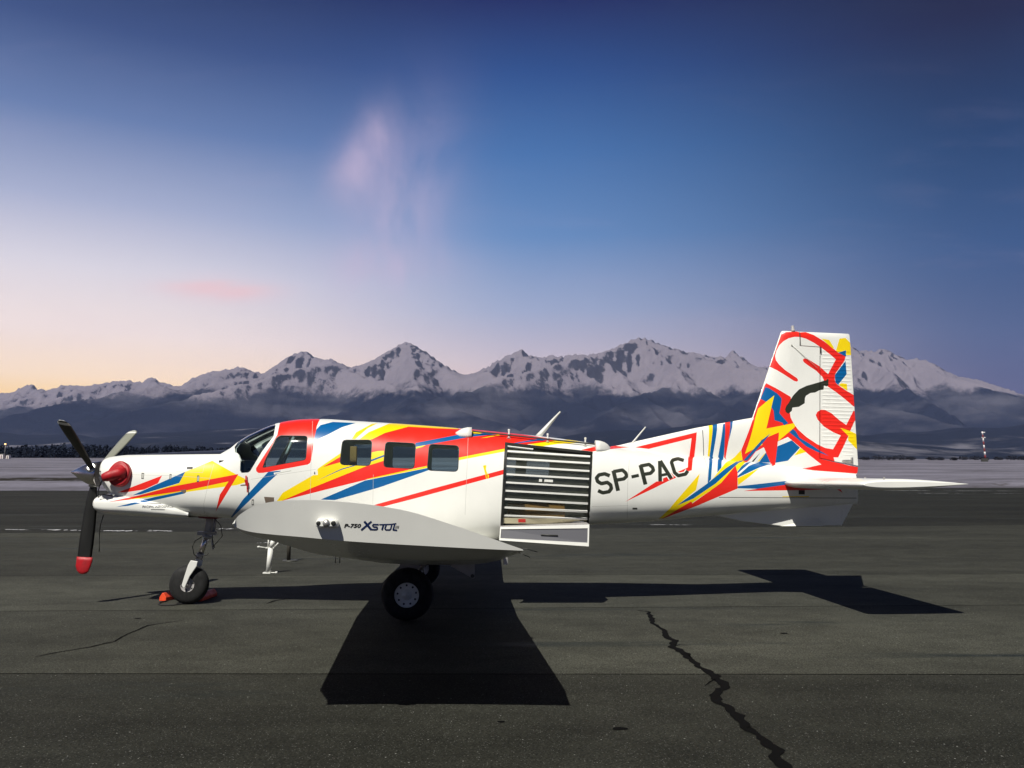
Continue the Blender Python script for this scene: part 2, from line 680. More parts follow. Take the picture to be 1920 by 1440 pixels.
# cockpit door
DOORR = [(524, 796), (520, 815), (512, 828), (480, 878), (480.5, 883.5), (484.6, 887), (493, 886.7), (577, 871), (581.5, 868), (583.5, 861.7), (594, 799), (599.6, 786), (601, 776), (545, 778), (528, 784)]
L('R', DOORR)
L('B', [(503, 884.6), (527, 882.5), (518, 891), (491, 916), (435.6, 970), (432.5, 970), (455.4, 936.7)])
# cabin
L('B', [(593, 805.4), (601, 797), (624, 791), (667, 793), (641, 801), (616, 814), (599, 822), (587.7, 829.4), (591, 814)])
L('R', [(524, 940.5), (528, 939), (587, 914), (649, 889), (687, 874), (697, 860), (697, 849), (695, 825), (722, 811.7), (766, 800), (820, 801), (859, 803.5), (900, 806), (950, 810), (1058, 826), (991, 833), (947, 841), (860, 858), (801, 873.5), (780, 877.7), (684.6, 900), (607, 919), (540, 936)])
L('Y', [(659.6, 823), (668, 810.6), (697, 795), (708.5, 793), (689, 803), (672, 818), (666, 823.7)])
L('Y', [(674, 823.7), (691, 810.6), (730, 794), (772, 793), (820, 797), (859, 800), (859, 804.5), (820, 803), (766, 800), (722, 811.7), (695, 825)])
L('Y', [(518, 941), (530, 924), (587, 891), (597, 878), (638, 850), (720, 845), (720, 863.8), (687, 874), (649, 889), (587, 914), (528, 939)])
L('R', [(605, 876), (638, 856.5), (668, 840), (660, 858), (637, 867)])
L('B', [(592, 902), (640, 879), (668, 871), (697, 861.5), (722, 852), (722, 855.5), (697, 865), (665, 873.5), (640, 881)])
L('R', [(695, 848.5), (724, 842.5), (724, 820), (695, 824)])
L('Y', [(947, 841), (860, 858), (801, 873.5), (684, 899), (700, 897.5), (801, 877.3), (860, 863), (947, 846.5)])
L('B', [(601, 936.7), (684.6, 901), (804, 877), (804, 881.5), (711.7, 913.8), (628, 937.7)])
L('R', [(701, 947), (820, 913.8), (947, 879.8), (945, 889), (780, 934), (718, 950)])
L('Y', [(779, 838), (800, 833.5), (792, 838), (779, 841.5)])
L('B', [(779, 830.5), (859, 815), (926, 811), (940, 814), (913, 816), (880, 819.4), (779, 838)])
L('Y', [(884, 807.5), (913, 809.5), (897, 814), (884, 813.5)])
L('Y', [(901, 821.5), (934, 815), (938, 815.8), (912, 820.5)])
L('B', [(963, 830.8), (1003, 823.5), (1027, 821.5), (1027, 824.6), (988, 829), (970.6, 831.5)])
L('Y', [(991.5, 833), (1040, 826.5), (1066, 824), (1096, 829.8), (1044.6, 832.6), (1016.5, 837)])
L('R', [(1089, 843.9), (1113, 838), (1140, 834.5), (1180, 838.5), (1150, 841.5), (1125, 844.5), (1111, 846.5)])
# tail cone
L('R', [(1189.6, 839), (1305, 810.8), (1300, 852.5), (1297, 881.7), (1287.5, 884.5), (1277, 886.5), (1271, 884.8), (1289.6, 876.5), (1290.6, 852.5), (1294.8, 822), (1214.6, 842)])
L('R', [(1172, 941), (1233, 901.5), (1255, 892), (1260, 886), (1268, 895.5), (1254, 901.5), (1225, 916)])
L('Y', [(1312, 888), (1305, 919), (1273, 945), (1254, 961), (1246, 966), (1262.5, 945)])
L('Y', [(1235, 973), (1254, 955), (1298, 932), (1327, 906.7), (1337.5, 896.7), (1345, 887), (1360, 868.5), (1375, 857), (1386.5, 844), (1389.6, 863), (1398, 866.5), (1382, 884), (1379, 873), (1353, 905.6), (1298, 943), (1250, 970)])
L('Y', [(1328.6, 797), (1336, 796), (1327.6, 857), (1324.5, 855.5)])
L('B', [(1336, 796), (1344.8, 794), (1333.9, 856), (1336, 863), (1333, 899), (1327, 907), (1330, 863), (1328, 855)])
L('B', [(1354.7, 796), (1359, 794), (1355, 852), (1353.6, 859), (1352.6, 877), (1345, 885.7), (1346, 860), (1344, 856.6)])
L('R', [(1359, 791), (1369, 789.5), (1363.5, 827), (1358, 858), (1361, 868.5), (1360, 863), (1355, 857.6), (1356.8, 821.7)])
L('B', [(1369, 789.5), (1374.5, 788), (1366.7, 816.5), (1363.5, 828)])
L('K', [(1315.3, 807), (1316.5, 807), (1317.7, 854.5), (1316.5, 854.5)])
L('R', [(1379, 873), (1383, 886), (1383, 916), (1308, 948), (1238, 974.5), (1296, 940), (1298, 944), (1352, 905.6)])
L('B', [(1268.7, 948), (1327, 906), (1362, 877), (1381, 865), (1391.7, 863), (1379, 873.3), (1341.7, 906.7), (1300, 934.8)])
L('B', [(1405, 866), (1400, 867.5), (1390.6, 874), (1383, 884), (1383, 887.5), (1394, 878), (1407, 867)])
L('B', [(1383, 892.5), (1404, 873.7), (1420, 866.5), (1444, 870), (1423, 877), (1383, 895.6)])
L('Y', [(1383, 896.7), (1424, 877.4), (1404, 894.6), (1384, 909.7)])
L('B', [(1383, 911.8), (1504, 898.5), (1506, 904.5), (1420, 916.5), (1383, 915.4)])
L('R', [(1393.7, 920.6), (1420, 916.5), (1504, 904.5), (1540, 903), (1573, 913), (1580, 924), (1568, 916.5), (1511, 918.8)])
L('D', [(1348, 932), (1606, 933.4), (1606, 934.6), (1348, 933.2)])
L('Y', [(1467, 930.6), (1517, 930), (1517, 932), (1467, 932)])
L('K', [(1497.5, 919), (1509, 919), (1509, 927), (1497.5, 927)])
# registration
ZT = (1100, 820, 8.727)
REG = [([(378, 630), (295, 597), (203, 615), (162, 663), (178, 722), (240, 758), (338, 738), (392, 778), (404, 838), (368, 888), (265, 908), (186, 872)], 52),
       ([(437, 545), (515, 876)], 56), ([(437, 562), (585, 535), (640, 585), (655, 636), (608, 680), (492, 700)], 50),
       ([(734, 648), (854, 622)], 46),
       ([(880, 452), (963, 773)], 56), ([(880, 470), (1020, 443), (1078, 490), (1092, 540), (1046, 588), (935, 606)], 50),
       ([(1196, 385), (1203, 722)], 52), ([(1204, 385), (1386, 678)], 52), ([(1210, 622), (1330, 600)], 40),
       ([(1590, 378), (1495, 350), (1410, 372), (1388, 410), (1440, 578), (1500, 628), (1618, 602), (1655, 548)], 50)]
for pl, w in REG[6:]:
    LS('W', Zm(*ZT, pl), (w * 1.16 + 34) / ZT[2])
for pl, w in REG:
    LS('O', Zm(*ZT, pl), w * 1.16 / ZT[2])
# fin and rudder
L('R', Zm(0, 0, 1, [(1435, 718.7), (1451, 728), (1479.4, 744.8), (1481, 760), (1478, 775.4), (1479.4, 783.7), (1484.6, 794), (1493, 805.6), (1509.6, 820), (1529, 832.7), (1545, 840), (1560, 842.6), (1575, 816.6),
    (1560.6, 810.8), (1543, 800.4), (1530.4, 787), (1527, 778.5), (1530.4, 772.3), (1537.7, 768.6), (1545, 769), (1557.5, 775.4), (1571, 787), (1585.6, 797), (1600, 770), (1604, 772), (1604, 788), (1601.8, 790),
    (1593, 808.8), (1588.7, 820), (1570, 857.7), (1561, 857.7), (1563.7, 866.5), (1592, 873), (1612, 876.5), (1612, 886), (1604.4, 888), (1524, 882), (1503, 879), (1537.7, 871), (1513.7, 852.5), (1482.5, 826.5),
    (1474, 819.7), (1456.5, 827.5), (1427, 840), (1414, 847), (1403, 862), (1397, 867), (1389.6, 863), (1387, 844.6), (1412, 782), (1420, 758.7), (1424.7, 748), (1432, 725)]))
L('R', [(1443.4, 686.5), (1463.8, 627.6), (1472, 623.4), (1493, 622), (1497, 624), (1509.6, 623), (1524, 629), (1543, 640.6), (1558.5, 652), (1570, 661.5), (1584.6, 668.8), (1582.5, 677), (1564.8, 701), (1563.7, 704),
    (1564, 714.6), (1568, 721), (1586.7, 733.3), (1603, 742), (1603, 763), (1599, 761.4), (1582.5, 748), (1565.8, 735.4), (1550, 725), (1543, 714.6), (1539.8, 707.3), (1528, 695.8), (1511.7, 685.4), (1504.5, 680),
    (1502.8, 677), (1503.5, 674), (1506.5, 673), (1513.7, 675), (1534.6, 687.5), (1550.7, 702), (1558.5, 687.5), (1565.8, 674.5), (1555.4, 665.6), (1539.8, 654), (1524, 643.7), (1508.5, 636), (1497, 633),
    (1486.7, 632.8), (1476, 635.4), (1467, 640.6), (1459.6, 648), (1454.4, 658.3), (1452, 667.7), (1453, 676), (1458.5, 684.4), (1469, 694.8), (1482.5, 704), (1491, 709.6), (1493.4, 713), (1492.8, 715.5), (1490.3, 716.3), (1485.6, 715),
    (1467, 703), (1442, 687)])
L('Y', [(1537.7, 635.4), (1553, 638), (1562, 652), (1561, 655)])
L('Y', [(1573, 635.4), (1584.6, 633.9), (1597, 646), (1597, 666), (1585.6, 666), (1585.6, 657), (1570, 661.5), (1566, 658)])
L('B', [(1570, 662), (1585.4, 657), (1585.4, 669)])
L('B', [(1584.6, 677), (1586.7, 702), (1570, 722), (1565, 717.7), (1563.5, 704)])
L('Y', [(1571, 722), (1576, 718.7), (1587, 720), (1588, 733)])
L('B', [(1433.5, 726), (1440.8, 729), (1454.4, 738.5), (1462.7, 747.8), (1461.7, 757.7), (1458.5, 775.4), (1465.8, 783.7), (1475, 794), (1467, 797.8), (1463.7, 793), (1449, 788.4), (1447.6, 771), (1444.5, 766), (1433.5, 753.5), (1424.7, 748)])
L('B', [(1483.5, 805), (1488.7, 808.7), (1496, 821), (1515.8, 832.7), (1534.6, 845), (1552, 855), (1529, 847), (1508.5, 837), (1492, 823), (1476.8, 811)])
L('B', [(1420, 867), (1433, 849), (1443, 843), (1454, 837.4), (1481.5, 826), (1497, 839.5), (1474, 864), (1450, 868)])
L('Y', [(1421, 865), (1433, 849), (1430, 851), (1417, 866)])
L('Y', [(1498, 840), (1508.5, 847.8), (1485.6, 854.6)])
L('Y', [(1449, 742), (1434, 804), (1485.6, 794), (1488.7, 800), (1456.5, 827), (1457.5, 811), (1423.6, 825.4), (1427, 834), (1394, 851), (1404, 821.7), (1415.6, 781), (1420, 766.6), (1434.6, 753.5)])
L('R', [(1423.6, 825.4), (1457.5, 811), (1450, 874.4), (1442, 869)])
L('B', [(1391, 863.5), (1425, 826), (1441.7, 813), (1429, 829), (1398, 864)])
L('K', [(1406, 866), (1423, 848.7), (1410, 866)])
L('Y', [(1574, 802.5), (1593, 808), (1608, 815), (1611, 847), (1597, 833.7), (1588.7, 825.4), (1589.8, 817.6)])
L('O', [(1479, 750), (1484.6, 741.7), (1495, 731), (1509.6, 724), (1524, 720), (1543, 714.6), (1547.6, 713.5), (1548.6, 711), (1551.5, 711.5), (1551.5, 723), (1548, 725), (1543, 723.4), (1542, 731), (1534.6, 732), (1526, 736.5),
    (1517, 737.5), (1508.5, 742.7), (1506.5, 747), (1506, 756.7), (1495, 763.4), (1482.5, 765), (1481.5, 771), (1475, 776.5), (1470, 773), (1469, 768), (1471, 762), (1476, 755.6)])
# panel joints and small fittings painted or flush on the skin
for pl in ([(401, 870), (391, 905), (382, 945), (383, 964)], [(347, 884.6), (380, 886.3), (384, 868)], [(330, 884), (347, 884.6)],
           [(586, 789), (585, 830), (583, 875), (581, 960)], [(592, 880), (505, 893), (470, 899)], [(878, 812), (876, 870), (872, 965)],
           [(1180, 862), (1177, 905), (1176, 972)], [(1110, 950), (1178, 948)], [(1320, 858), (1328, 880), (1327, 905)],
           [(240, 890), (330, 892), (395, 897)], [(700, 890), (699, 945)]):
    LS('S', pl, 0.55)
for q in ([(186, 883), (189.5, 883), (189.5, 893.5), (186, 893.5)], [(265.5, 886.5), (270.5, 887), (269.5, 898.5), (265, 898)],
          [(318, 889), (322, 889), (321, 899.5), (317.5, 899)], [(369.5, 891.5), (374, 891.5), (373, 904), (369, 904)]):
    L('D', q, False)
    L('S', grow(q, -1.9), False)
for q in ([(350.5, 874.8), (362, 874.8), (361, 880), (350, 880)], [(1186, 952), (1195, 952), (1195, 955.5), (1186, 955.5)]):
    L('D', q, False)
for q in ([(495, 931.5), (514, 932.5), (514, 943), (498, 943.5)], [(337, 919), (349, 917.5), (349, 923), (346, 925.5)], [(451, 909), (461, 908), (461, 911), (451, 911.5)]):
    L('N', q, False)
L('D', [(472, 936.5), (476, 936.5), (476, 947.5), (472, 947.5)], False)
L('W', [(473, 938.5), (475, 938.5), (475, 945.5), (473, 945.5)], False)
L('W', [(513, 886.5), (548, 880), (549, 884), (514, 890)], False)
L('S', [(516, 887.6), (546, 882), (546.3, 883.2), (516.3, 888.9)], False)
L('W', [(585, 883), (595.5, 882), (596, 890.5), (585, 891)], False)
L('D', [(589.4, 884.5), (590.8, 884.5), (591.5, 889.5), (588.8, 889.5)], False)
L('Y', [(905.5, 873), (912, 872), (911, 880), (913, 886), (917, 892), (916, 897.5), (914.5, 897.5), (914, 890), (911, 888), (913, 897.5), (911.5, 897.5), (909, 886)], False)

# openings in the skin
HOLES = {
    'windshield': [(441, 848), (440, 838), (458, 812), (486, 795), (514, 783), (516.5, 797.5), (513, 818), (491, 847), (469, 883.5), (465, 886), (453, 886.6), (450, 882), (451, 862), (446, 850)],
    'cockpit_window': rounded([(493, 876.7), (498, 862), (518, 822), (526, 817), (573, 817.3), (576.5, 820.5), (573, 858), (570.5, 862)], 3, 3),
    'cabin_window': rounded([(642, 825), (697.5, 825), (694, 873), (637.7, 871)], 8),
    'cabin_window.001': rounded([(723, 828.5), (779.5, 831.5), (776, 878.5), (719.5, 875.5)], 8),
    'cabin_window.002': rounded([(805, 833), (860.5, 836), (858, 884), (801.5, 881.5)], 8),
    'door_panel': [(947, 829), (1110, 846.5), (1111, 852), (1104, 984), (939.5, 988)],
}
HK = list(HOLES)

# ------------------------------------------------------------------ the aircraft
plane = tag(empty('airplane', (0, 0, 0), YAW), 'white low-wing propeller aircraft painted with red, yellow and blue stripes', 'airplane')

FUS = Loft(
    top=[(184, 861), (187, 858.5), (192, 857), (205, 855), (230, 852.5), (260, 851), (300, 849), (350, 847), (400, 845), (425, 843.5), (437, 841), (447, 833), (462, 821), (490, 806.5), (516, 796), (545, 789.5), (570, 786.8),
         (600, 786), (670, 790), (720, 793), (820, 800), (880, 805), (947, 811.5), (1040, 821.5), (1107, 831), (1145, 838), (1180, 843), (1240, 851), (1317, 858), (1390, 865), (1450, 871), (1540, 881), (1606, 890)],
    bot=[(184, 908), (187, 912), (192, 919), (205, 931), (230, 947), (260, 958), (300, 966), (350, 967), (400, 969), (432, 971), (470, 977), (520, 986), (600, 1004), (700, 1016), (820, 1018), (947, 1010), (1040, 996), (1107, 983),
         (1183, 979), (1240, 975), (1320, 967), (1400, 960), (1500, 952), (1606, 945)],
    wid=[(184, .33), (187, .37), (192, .40), (205, .43), (230, .455), (260, .475), (300, .50), (350, .525), (400, .555), (437, .59), (462, .62), (490, .65), (516, .67), (545, .69), (600, .71), (700, .72), (850, .715), (947, .70),
         (1040, .665), (1107, .625), (1180, .565), (1240, .495), (1320, .40), (1400, .31), (1500, .20), (1606, .05)],
    k=0.44, nu=2.5, nd=2.9)
CHIN = Loft(
    top=[(171, 941), (172.5, 934), (176, 929.5), (184, 926.5), (200, 924.5), (230, 923), (270, 925), (320, 934), (372, 955)],
    bot=[(171, 945), (172.5, 952), (176, 956.5), (184, 960), (200, 963), (230, 965), (270, 967), (320, 968.5), (372, 969)],
    wid=[(171, .10), (172.5, .27), (176, .35), (184, .42), (200, .465), (230, .505), (270, .53), (320, .535), (350, .51), (372, .44)],
    k=0.46, nu=2.9, nd=3.2)


def painted(body, name, parent, mats, holes=None, step=6.0, du=0.07, nv=34):
    u0, u1 = body.x0 + 1e-4, body.x1 - 1e-4
    v0, v1 = -math.pi / 2 * 0.7, math.pi / 2 * 0.7
    outline = densify([(u0, v0), (u1, v0), (u1, v1), (u0, v1)], 0.06)
    gu = np.arange(u0 + du / 2, u1, du)
    gv = np.linspace(v0, v1, nv)[1:-1]
    grid = [(a + (0.5 * du if j % 2 else 0) * 0.9, b) for j, b in enumerate(gv) for a in gu]

    def conv(far):
        ps = []
        for key, pts, f in LIV:
            if far and not f:
                continue
            if all(inside_box(p, body) for p in pts):
                continue
            uv = [body.inv(*p) for p in densify(pts, step)]
            ps.append((uv, PKEYS.index(key)))
        for i, h in enumerate(HK if holes else []):
            q = HOLES[h]
            if h == 'door_panel' and far:
                continue
            if h != 'windshield' and h != 'door_panel':
                ps.append(([body.inv(*p) for p in densify(grow(q, 1.3), step)], PKEYS.index('K')))
            ps.append(([body.inv(*p) for p in densify(q, step)], 100 + i))
        if holes and far:        # two more windows opposite the roller door
            for i, q in enumerate(FARWIN):
                ps.append(([body.inv(*p) for p in q], 200 + i))
        return ps
    near = skin(body.pos, outline, grid, conv(False))
    far = skin(body.pos, outline, grid, conv(True))
    return near, far


FARWIN = [rounded([(931, 848), (979, 851), (977, 894), (929, 891)], 8), rounded([(1001, 853), (1048, 857), (1046, 898), (999, 894)], 8)]


def inside_box(p, body):
    x = U(*p)[0]
    return x < body.x0 - 0.3 or x > body.x1 + 0.3


def split(res, flip=False):
    xyz, tri, tags, nn, uv = res
    out = {}
    for t in [0] + sorted(set(tags[tags >= 100].tolist())):
        sel = (tags < 100) if t == 0 else (tags == t)
        p = (xyz, tri[sel], tags[sel] if t == 0 else np.zeros(sel.sum(), int), nn[sel])
        out[t] = mirror(p) if flip else p
    return out


def offset(body, part, d):
    xyz, tri, mi, nn = part
    vn = np.zeros_like(xyz)
    for c in range(3):
        np.add.at(vn, tri[:, c], nn[:, c])
    vn /= np.maximum(np.linalg.norm(vn, axis=1, keepdims=True), 1e-9)
    return xyz + vn * d, tri, mi, nn


near, far = painted(FUS, 'fuselage', plane, None, holes=True)
sn, sf = split(near), split(far, True)
mats_all = [PALETTE[k] for k in PKEYS]
fus = mesh_from([sn[0], sf[0]], 'fuselage', mats_all, plane)
# blunt cowl front closing the nose
mb = MB()
th = np.linspace(-math.pi / 2, math.pi / 2, 20) * 0.7
ringp = [FUS.on(FUS.x0 + 1e-4, t) for t in th]
ringp = ringp + [Vector((p.x, -p.y, p.z)) for p in reversed(ringp[1:-1])]
cc = sum(ringp, Vector()) / len(ringp)
ins = [cc + (p - cc) * 0.72 + Vector((0.012, 0, 0)) for p in ringp]
mb.rings([ringp, ins], 0, False, False)
mb.rings([ins, [p + Vector((0.16, 0, 0)) for p in ins]], 0, True, False)
mb.build('cowl_front', DGREY, fus)
# lining behind the skin of the cabin and cockpit
xa, xb = U(436, 890)[0], U(1118, 890)[0]


def lin_part(p):
    xyz, tri, mi, nn = p
    cx = xyz[tri].mean(1)[:, 0]
    sel = (cx > xa) & (cx < xb)
    q = offset(FUS, (xyz, tri[sel], np.zeros(sel.sum(), int), nn[sel]), -0.035)
    return q


mesh_from([lin_part(sn[0]), lin_part(sf[0])], 'cabin_lining', [LINING], fus)
for t in sn:
    if t >= 100:
        nm = HK[t - 100]
        if nm == 'door_panel':
            continue
        mesh_from([offset(FUS, sn[t], -0.006)], nm, [SCREEN if nm == 'windshield' else GLASS], fus)
for t in sf:
    if t >= 100:
        nm = HK[t - 100] if t < 200 else 'cabin_window'
        mesh_from([offset(FUS, sf[t], -0.006)], nm.split('.')[0], [SCREEN if nm == 'windshield' else GLASS], fus)
near, far = painted(CHIN, 'chin', plane, None, du=0.04, nv=26)
chin = mesh_from([split(near)[0], split(far, True)[0]], 'chin_cowl', mats_all, plane)
mb = MB()
ringp = [CHIN.on(CHIN.x0 + 1e-4, t) for t in th]
ringp = ringp + [Vector((p.x, -p.y, p.z)) for p in reversed(ringp[1:-1])]
mb.add(ringp, [tuple(range(len(ringp)))])
mb.build('intake_face', DGREY, chin)

# cockpit window pillar, inside furniture
mb = MB()
for a, b in (((550, 817), (527, 872)),):
    p, q = FUS.at(*a, -0.03), FUS.at(*b, -0.03)
    mb.tube([p, (p + q) / 2 + Vector((0, -.004, 0)), q], 0.022, 0, 8)
mb.build('window_pillar', GREYP, fus)
mb = MB()
xs = [U(520, 900)[0], U(1085, 900)[0]]
zf = U(700, 975)[1]
mb.box((xs[0], -0.47, zf - 0.03), (xs[1], 0.47, zf))
mb.build('cabin_floor', LINING, fus)


def seat(px, y, s=1.0):
    x, _ = U(px, 900, y)
    m = MB()
    m.box((x - .22, y - .2, zf + .18), (x + .22, y + .2, zf + .34))
    M = Matrix.Translation((x + .2, y, zf + .32)) @ Matrix.Rotation(R(12), 4, 'Y')
    m.box((-.05, -.2, 0), (.06, .2, .55 * s), 0, M)
    m.box((-.04, -.11, .57 * s), (.05, .11, .74 * s), 0, M)
    return m.build('pilot_seat', SEATM, fus, bevel=0.03)


seat(548, -0.3)
seat(548, 0.3)
mb = MB()
x, z = U(462, 880)
mb.box((x - .25, -.5, z - .35), (x + .1, .5, z + .12))
mb.tube([(x + .1, -.3, z), (x + .3, -.3, z + .04)], 0.015)
mb.tube([(x + .3, -.42, z + .12), (x + .31, -.38, z + .02), (x + .31, -.22, z + .02), (x + .3, -.18, z + .12)], 0.016)
mb.build('instrument_panel', BLK, fus, bevel=0.01)
mb = MB()
x, z = U(663, 837, -.56)
mb.box((x - .045, -.58, zf), (x + .045, -.50, z))
mb.build('bulkhead_post', TAN, fus, bevel=0.005)
mb = MB()
x0, z0 = U(955, 960, 0)
x1, z1 = U(1060, 945, 0)
mb.box((x0, .05, zf), (x1, .45, z1))
mb.build('tan_bench', TAN, fus, bevel=0.01)

# roller door: dark frame strips, clear panel, white slats
SL = [((951, 835.3), (1000, 841.2), 1.6), ((951, 845), (1106.8, 855), 3.4), ((951, 858.9), (1107, 868), 3.4), ((950, 873.7), (1107, 883), 3.4), ((949.8, 888.9), (1106.8, 898), 3.4), ((949, 904.3), (1106, 913.3), 3.4),
      ((948, 920), (1105.5, 928.7), 3.4), ((947, 935.7), (1104.5, 945), 3.4), ((946, 951.7), (1103.4, 960.5), 3.4), ((945.3, 967.2), (1102, 974.8), 2.6)]
door = mesh_from([offset(FUS, sn[100 + HK.index('door_panel')], -0.045)], 'roller_door', [DOORG], plane)


def surf_bar(m, a, b, w, off0, off1, mi=0, n=10):
    ra, rb = [], []
    rings = []
    dy = w / 2
    for i in range(n + 1):
        t = i / n
        px, py = a[0] + (b[0] - a[0]) * t, a[1] + (b[1] - a[1]) * t
        l = math.hypot(b[0] - a[0], b[1] - a[1])
        nx, ny = -(b[1] - a[1]) / l * dy, (b[0] - a[0]) / l * dy
        rings.append([FUS.at(px + nx, py + ny, off0), FUS.at(px - nx, py - ny, off0), FUS.at(px - nx, py - ny, off1), FUS.at(px + nx, py + ny, off1)])
    m.rings(rings, mi, True, False)


for a, b, w in SL:
    m = MB()
    surf_bar(m, a, b, w, -0.03, -0.008)
    m.build('slat', GWHITE, door)
m = MB()
surf_bar(m, (949.3, 829.5), (940.7, 987), 5.2, -0.04, 0.004)
surf_bar(m, (1109.3, 847), (1102.6, 983), 4.2, -0.04, 0.004)
surf_bar(m, (951.8, 832), (1108, 849), 4.6, -0.04, 0.002)
m.build('door_frame', BLK, door)
m = MB()
surf_bar(m, (944.5, 977), (1101, 979.2), 10.5, -0.034, -0.012)
m.build('kick_plate', CREAM, door)
m = MB()
surf_bar(m, (972, 977), (985.5, 977), 6, -0.012, -0.009)
m.build('red_sticker', RED, door)
m = MB()
surf_bar(m, (1011, 900.5), (1016.5, 900.8), 5, -0.03, -0.012)
surf_bar(m, (1021, 901), (1037, 901.8), 4.6, -0.03, -0.012)
m.build('placard', GWHITE, door)
# hinged lower door hanging under the opening
yd = -0.76
c = [P3(938, 988, yd), P3(1105, 983.5, yd), P3(1104, 1024.5, yd - .06), P3(936, 1013, yd - .06)]
m = MB()


def lerp(a, b, t):
    return Vector(a) * (1 - t) + Vector(b) * t


def quad_pt(u, v):
    return lerp(lerp(c[0], c[1], u), lerp(c[3], c[2], u), v)


def qbar(u0, v0, u1, v1, d=0.03):
    m.prism([quad_pt(u0, v0), quad_pt(u1, v0), quad_pt(u1, v1), quad_pt(u0, v1)], (0, d, 0))


qbar(0, 0, 1, .17)
qbar(0, .84, 1, 1)
qbar(0, .172, .012, .838)
qbar(.984, .172, 1, .838)
ld = m.build('lower_door', GWHITE, plane)
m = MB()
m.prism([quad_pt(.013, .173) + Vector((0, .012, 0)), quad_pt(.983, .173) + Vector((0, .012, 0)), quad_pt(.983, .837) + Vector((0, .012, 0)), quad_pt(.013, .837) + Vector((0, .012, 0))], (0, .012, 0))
m.build('lower_door_panel', mat('shaded_panel', (.10, .10, .115), .5, var=.1), ld)  # the panel's shade is put into this dark grey
m = MB()
m.tube([quad_pt(.46, .52) + Vector((0, .004, 0)), quad_pt(.65, .54) + Vector((0, .004, 0))], .008)
m.build('grab_bar', DGREY, ld)

m = MB()
s0, s1 = quad_pt(0, -.02), quad_pt(1, -.02)
m.prism([s0 + Vector((0, .0, 0)), s1 + Vector((0, .0, 0)), s1 + Vector((0, .30, .01)), s0 + Vector((0, .30, .01))], (0, 0, -.02))
m.build('door_sill', GREYP, plane)

# roof rail with end fairings and posts
m = MB()
pts = [FUS.at(885 + 230 * t, 812.5 + 24.5 * t, 0.035) for t in np.linspace(0, 1, 14)]
m.tube(pts, 0.011, 0, 8)
rail = m.build('roof_rail', DGREY, fus)
for px, y0, y1 in ((954, 810, 824), (1026.5, 818, 831), (1097, 825.5, 838.5)):
    m = MB()
    a, b = FUS.at(px, y1 - 1, 0.0), FUS.at(px - .5, y0 + 4, 0.055)
    m.tube([a, b], .012, 0, 8)
    m.lathe(a, (b - a).normalized(), [(0, .03), (.008, .028), (.02, .012)], 0, 10)
    m.lathe(b, (b - a).normalized(), [(-.01, .016), (.012, .018), (.02, .006)], 0, 10)
    m.build('rail_post', GWHITE, fus)


def fairing(prof_top, base):
    """half teardrop on the roof: px outline extruded across"""
    m = MB()
    rings = []
    for (px, pt, pb, w) in prof_top:
        b = FUS.at(px, pb, -0.012)
        x, z = U(px, pt, b.y)
        h = max(z - b.z, 0.004)
        rings.append([(b.x, b.y - w * math.cos(q), b.z + h * math.sin(q)) for q in np.linspace(0, math.pi, 9)] + [(b.x, b.y + w, b.z - .05), (b.x, b.y - w, b.z - .03)])
    m.rings(rings, 0, True, True)
    return m.build('rail_fairing', GWHITE, fus)


fairing([(854.5, 810.5, 812.5, .015), (862, 806, 813.5, .05), (868, 803, 814, .065), (876, 801.2, 814.4, .075), (884.6, 800.8, 814.6, .08)], 0)
fairing([(1116.4, 825.5, 840.2, .08), (1126, 826.4, 840.8, .075), (1134, 829, 841, .065), (1140, 833, 841.2, .045), (1144.5, 838.5, 841.6, .015)], 0)


def fin_antenna(name, b0, b1, tip0, tip1, y=0.0):
    m = MB()
    rings = []
    for t in (0, .12, .3, 1):
        e = 0 if t else 1
        k = [1.0, .55, .3, .0][[0, .12, .3, 1].index(t)]
        a = (b0[0] + (tip0[0] - b0[0]) * t, b0[1] + (tip0[1] - b0[1]) * t)
        c2 = (tip1[0] + (b1[0] - tip1[0]) * (1 - t), tip1[1] + (b1[1] - tip1[1]) * (1 - t))
        mid = (tip0[0] * t + b0[0] * (1 - t), 0)
        w = 0.018 * (1 - t) + 0.006
        p, q = P3(*a, y), P3(*c2, y)
        rings.append([Vector(p), lerp(p, q, .4) + Vector((0, -w, 0)), Vector(q), lerp(p, q, .4) + Vector((0, w, 0))])
    m.rings(rings, 0, True, True)
    return m.build(name, GWHITE, fus)


fin_antenna('antenna', (1003.5, 817), (1016, 818.5), (1049.5, 771), (1052, 772.5))
fin_antenna('antenna', (1181, 833), (1187, 832), (1209.5, 800), (1211.7, 801))
# pitot flag
m = MB()
a = FUS.at(462.5, 892, .01)
pl = [FUS.at(462.5, 892, .02), FUS.at(463, 900, .035), FUS.at(465, 911, .03), FUS.at(465, 923, .025)]
for i, (p, q) in enumerate(zip(pl, pl[1:])):
    w = (.012, .022, .008)[i]
    m.prism([p + Vector((-w, 0, 0)), p + Vector((w, 0, 0)), q + Vector((w * .8, 0, 0)), q + Vector((-w * .8, 0, 0))], (0, .006, 0))
m.build('safety_flag', COVER, fus)

